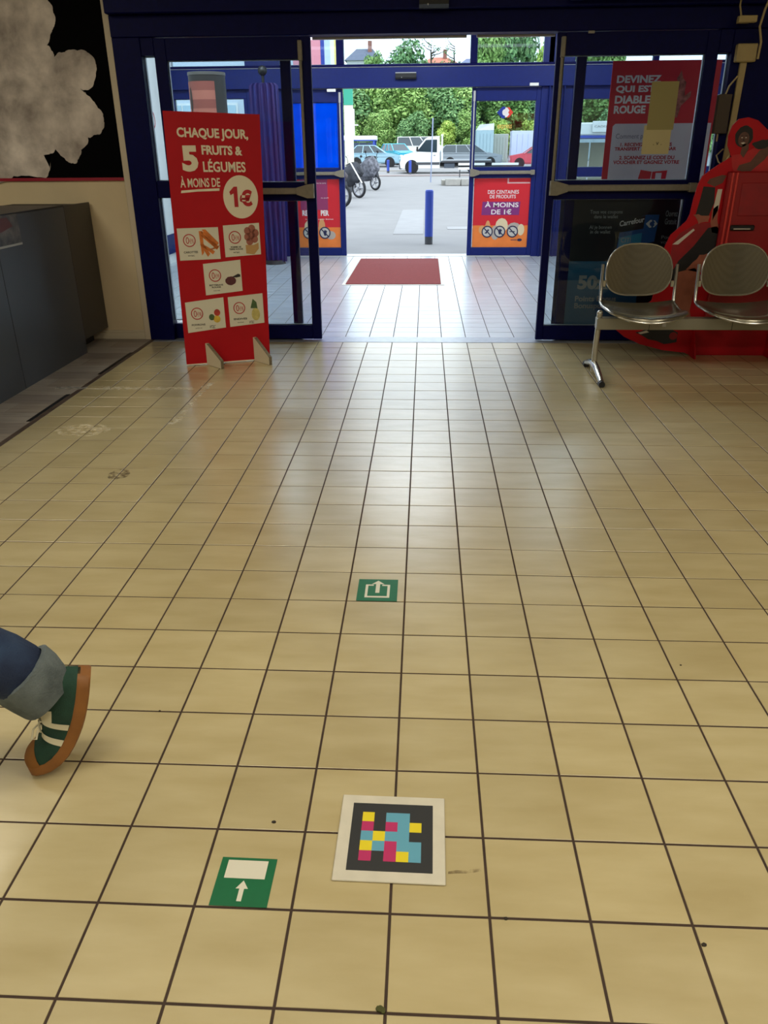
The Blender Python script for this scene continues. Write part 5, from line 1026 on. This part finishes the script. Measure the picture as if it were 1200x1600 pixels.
def bare(lab, x, y, h_, seed):
    t = thing('bare_tree', lab, 'tree', (x, y, gz(y)), 0, 'sparse bare trees against the sky'); r = random.Random(seed); b_ = MB().tube([(0, 0, 0), (.1, 0, h_*.5), (-.1, 0, h_*.8)], [.2, .14, .06], 6); lv = []
    for k in range(16):
        z = h_*r.uniform(.55, .85); a = r.uniform(0, 2*PI); L_ = r.uniform(.6, 1.7); e = Vector((math.cos(a)*L_, math.sin(a)*L_, z+L_*r.uniform(.3, .9))); b_.tube([(0, 0, z), (e.x*.5, e.y*.5, z+(e.z-z)*.35), tuple(e)], [.06, .045, .02], 5); lv.append((e.x, e.y, e.z, .28))
    b_.build('branches', BARK, t, True); o = bpy.data.objects.new('foliage', leaf_mesh('sparse', seed, 160, lv, .2, LM[1])); C.objects.link(o); o.parent = t; o['kind'] = 'stuff'
bare('sparse tree right of the large dark tree, against the white sky', .5, 96, 12.6, 5); bare('thin sparse tree left of the right mullion, against the white sky', 3.0, 96, 12.4, 8)
struct('hill', MB().prism([(78, .75), (92, 2.5), (110, 9.2), (118, 10.4), (160, 12)], -70, 70, 'yz') if False else MB().add([(-70, 90, 1.0), (70, 90, 1.0), (70, 108, 9.6), (-70, 108, 9.6), (70, 150, 11), (-70, 150, 11)], [(0, 1, 2, 3), (3, 2, 4, 5)]), mat('grassy_hill', (92, 116, 70), .9, var=.2, scale=.3), label='green slope behind the trees')
# ---- houses on the slope
def house(lab, x, y, w_, base, wall_h, roof_h, rc, wc, chim=True):
    t = thing('house', lab, 'house', (x, y, base)); wm = mat('house_wall', wc, .8); MB().box(0, w_, 0, 6, -3, wall_h).build('wall', wm, t)
    MB().loft([[Vector((-.3, -.3, wall_h)), Vector((w_+.3, -.3, wall_h)), Vector((w_+.3, 6.3, wall_h)), Vector((-.3, 6.3, wall_h))], [Vector((w_*.25, 3, wall_h+roof_h)), Vector((w_*.75, 3, wall_h+roof_h)), Vector((w_*.75, 3.1, wall_h+roof_h)), Vector((w_*.25, 3.1, wall_h+roof_h))]]).build('roof', mat('roof_tiles', rc, .8, var=.1, scale=3), t)
    for k in range(3):
        f = MB().box(w_*(.18+.28*k)-.3, w_*(.18+.28*k)+.3, -.06, .02, wall_h-1.5, wall_h-.5).build('window', WHITE, t); MB().box(w_*(.18+.28*k)-.22, w_*(.18+.28*k)+.22, -.08, -.06, wall_h-1.42, wall_h-.58).build('pane', CG, f)
    if chim: MB().box(w_*.62, w_*.62+.5, 2, 2.6, wall_h, wall_h+roof_h+.8).build('chimney', mat('chimney_brick', (150, 100, 86), .8), t)
house('grey slate roofed house left of the large dark tree', -10.3, 114, 4.2, 9.8, 2.4, 1.6, (104, 108, 124), (206, 204, 204))
house('low orange roofed house right of the sparse tree', -.4, 114, 4.0, 10.3, 1.5, .9, (206, 124, 96), (220, 200, 186), True)
house('low grey roofed house left of the right transom mullion', 4.3, 115, 3.6, 10.2, 1.4, 1.0, (120, 122, 150), (206, 150, 120), False)

pb = thing('shop_building', 'pale blue-white shop building with tall windows, seen through the left inner door', 'building', (-17, 33, 0))
MB().box(0, 11.6, 0, 8, 0, 6.2).build('wall', mat('pale_building_wall', (196, 206, 214), .7), pb)
MB().bbox(-.1, 11.7, -.12, 8.1, 6.2, 6.5, .03).build('parapet', WHITE, pb)
for k in range(7):
    f = MB().box(.5+1.6*k, 1.7+1.6*k, -.06, .02, 1.0, 3.2).build('window', WHITE, pb); MB().box(.58+1.6*k, 1.1+1.6*k-.03, -.08, -.06, 1.08, 3.12).box(1.1+1.6*k+.03, 1.62+1.6*k, -.08, -.06, 1.08, 3.12).build('pane', mat('pale_window', (170, 196, 205), .2) if k == 0 else bpy.data.materials['pale_window'], f)
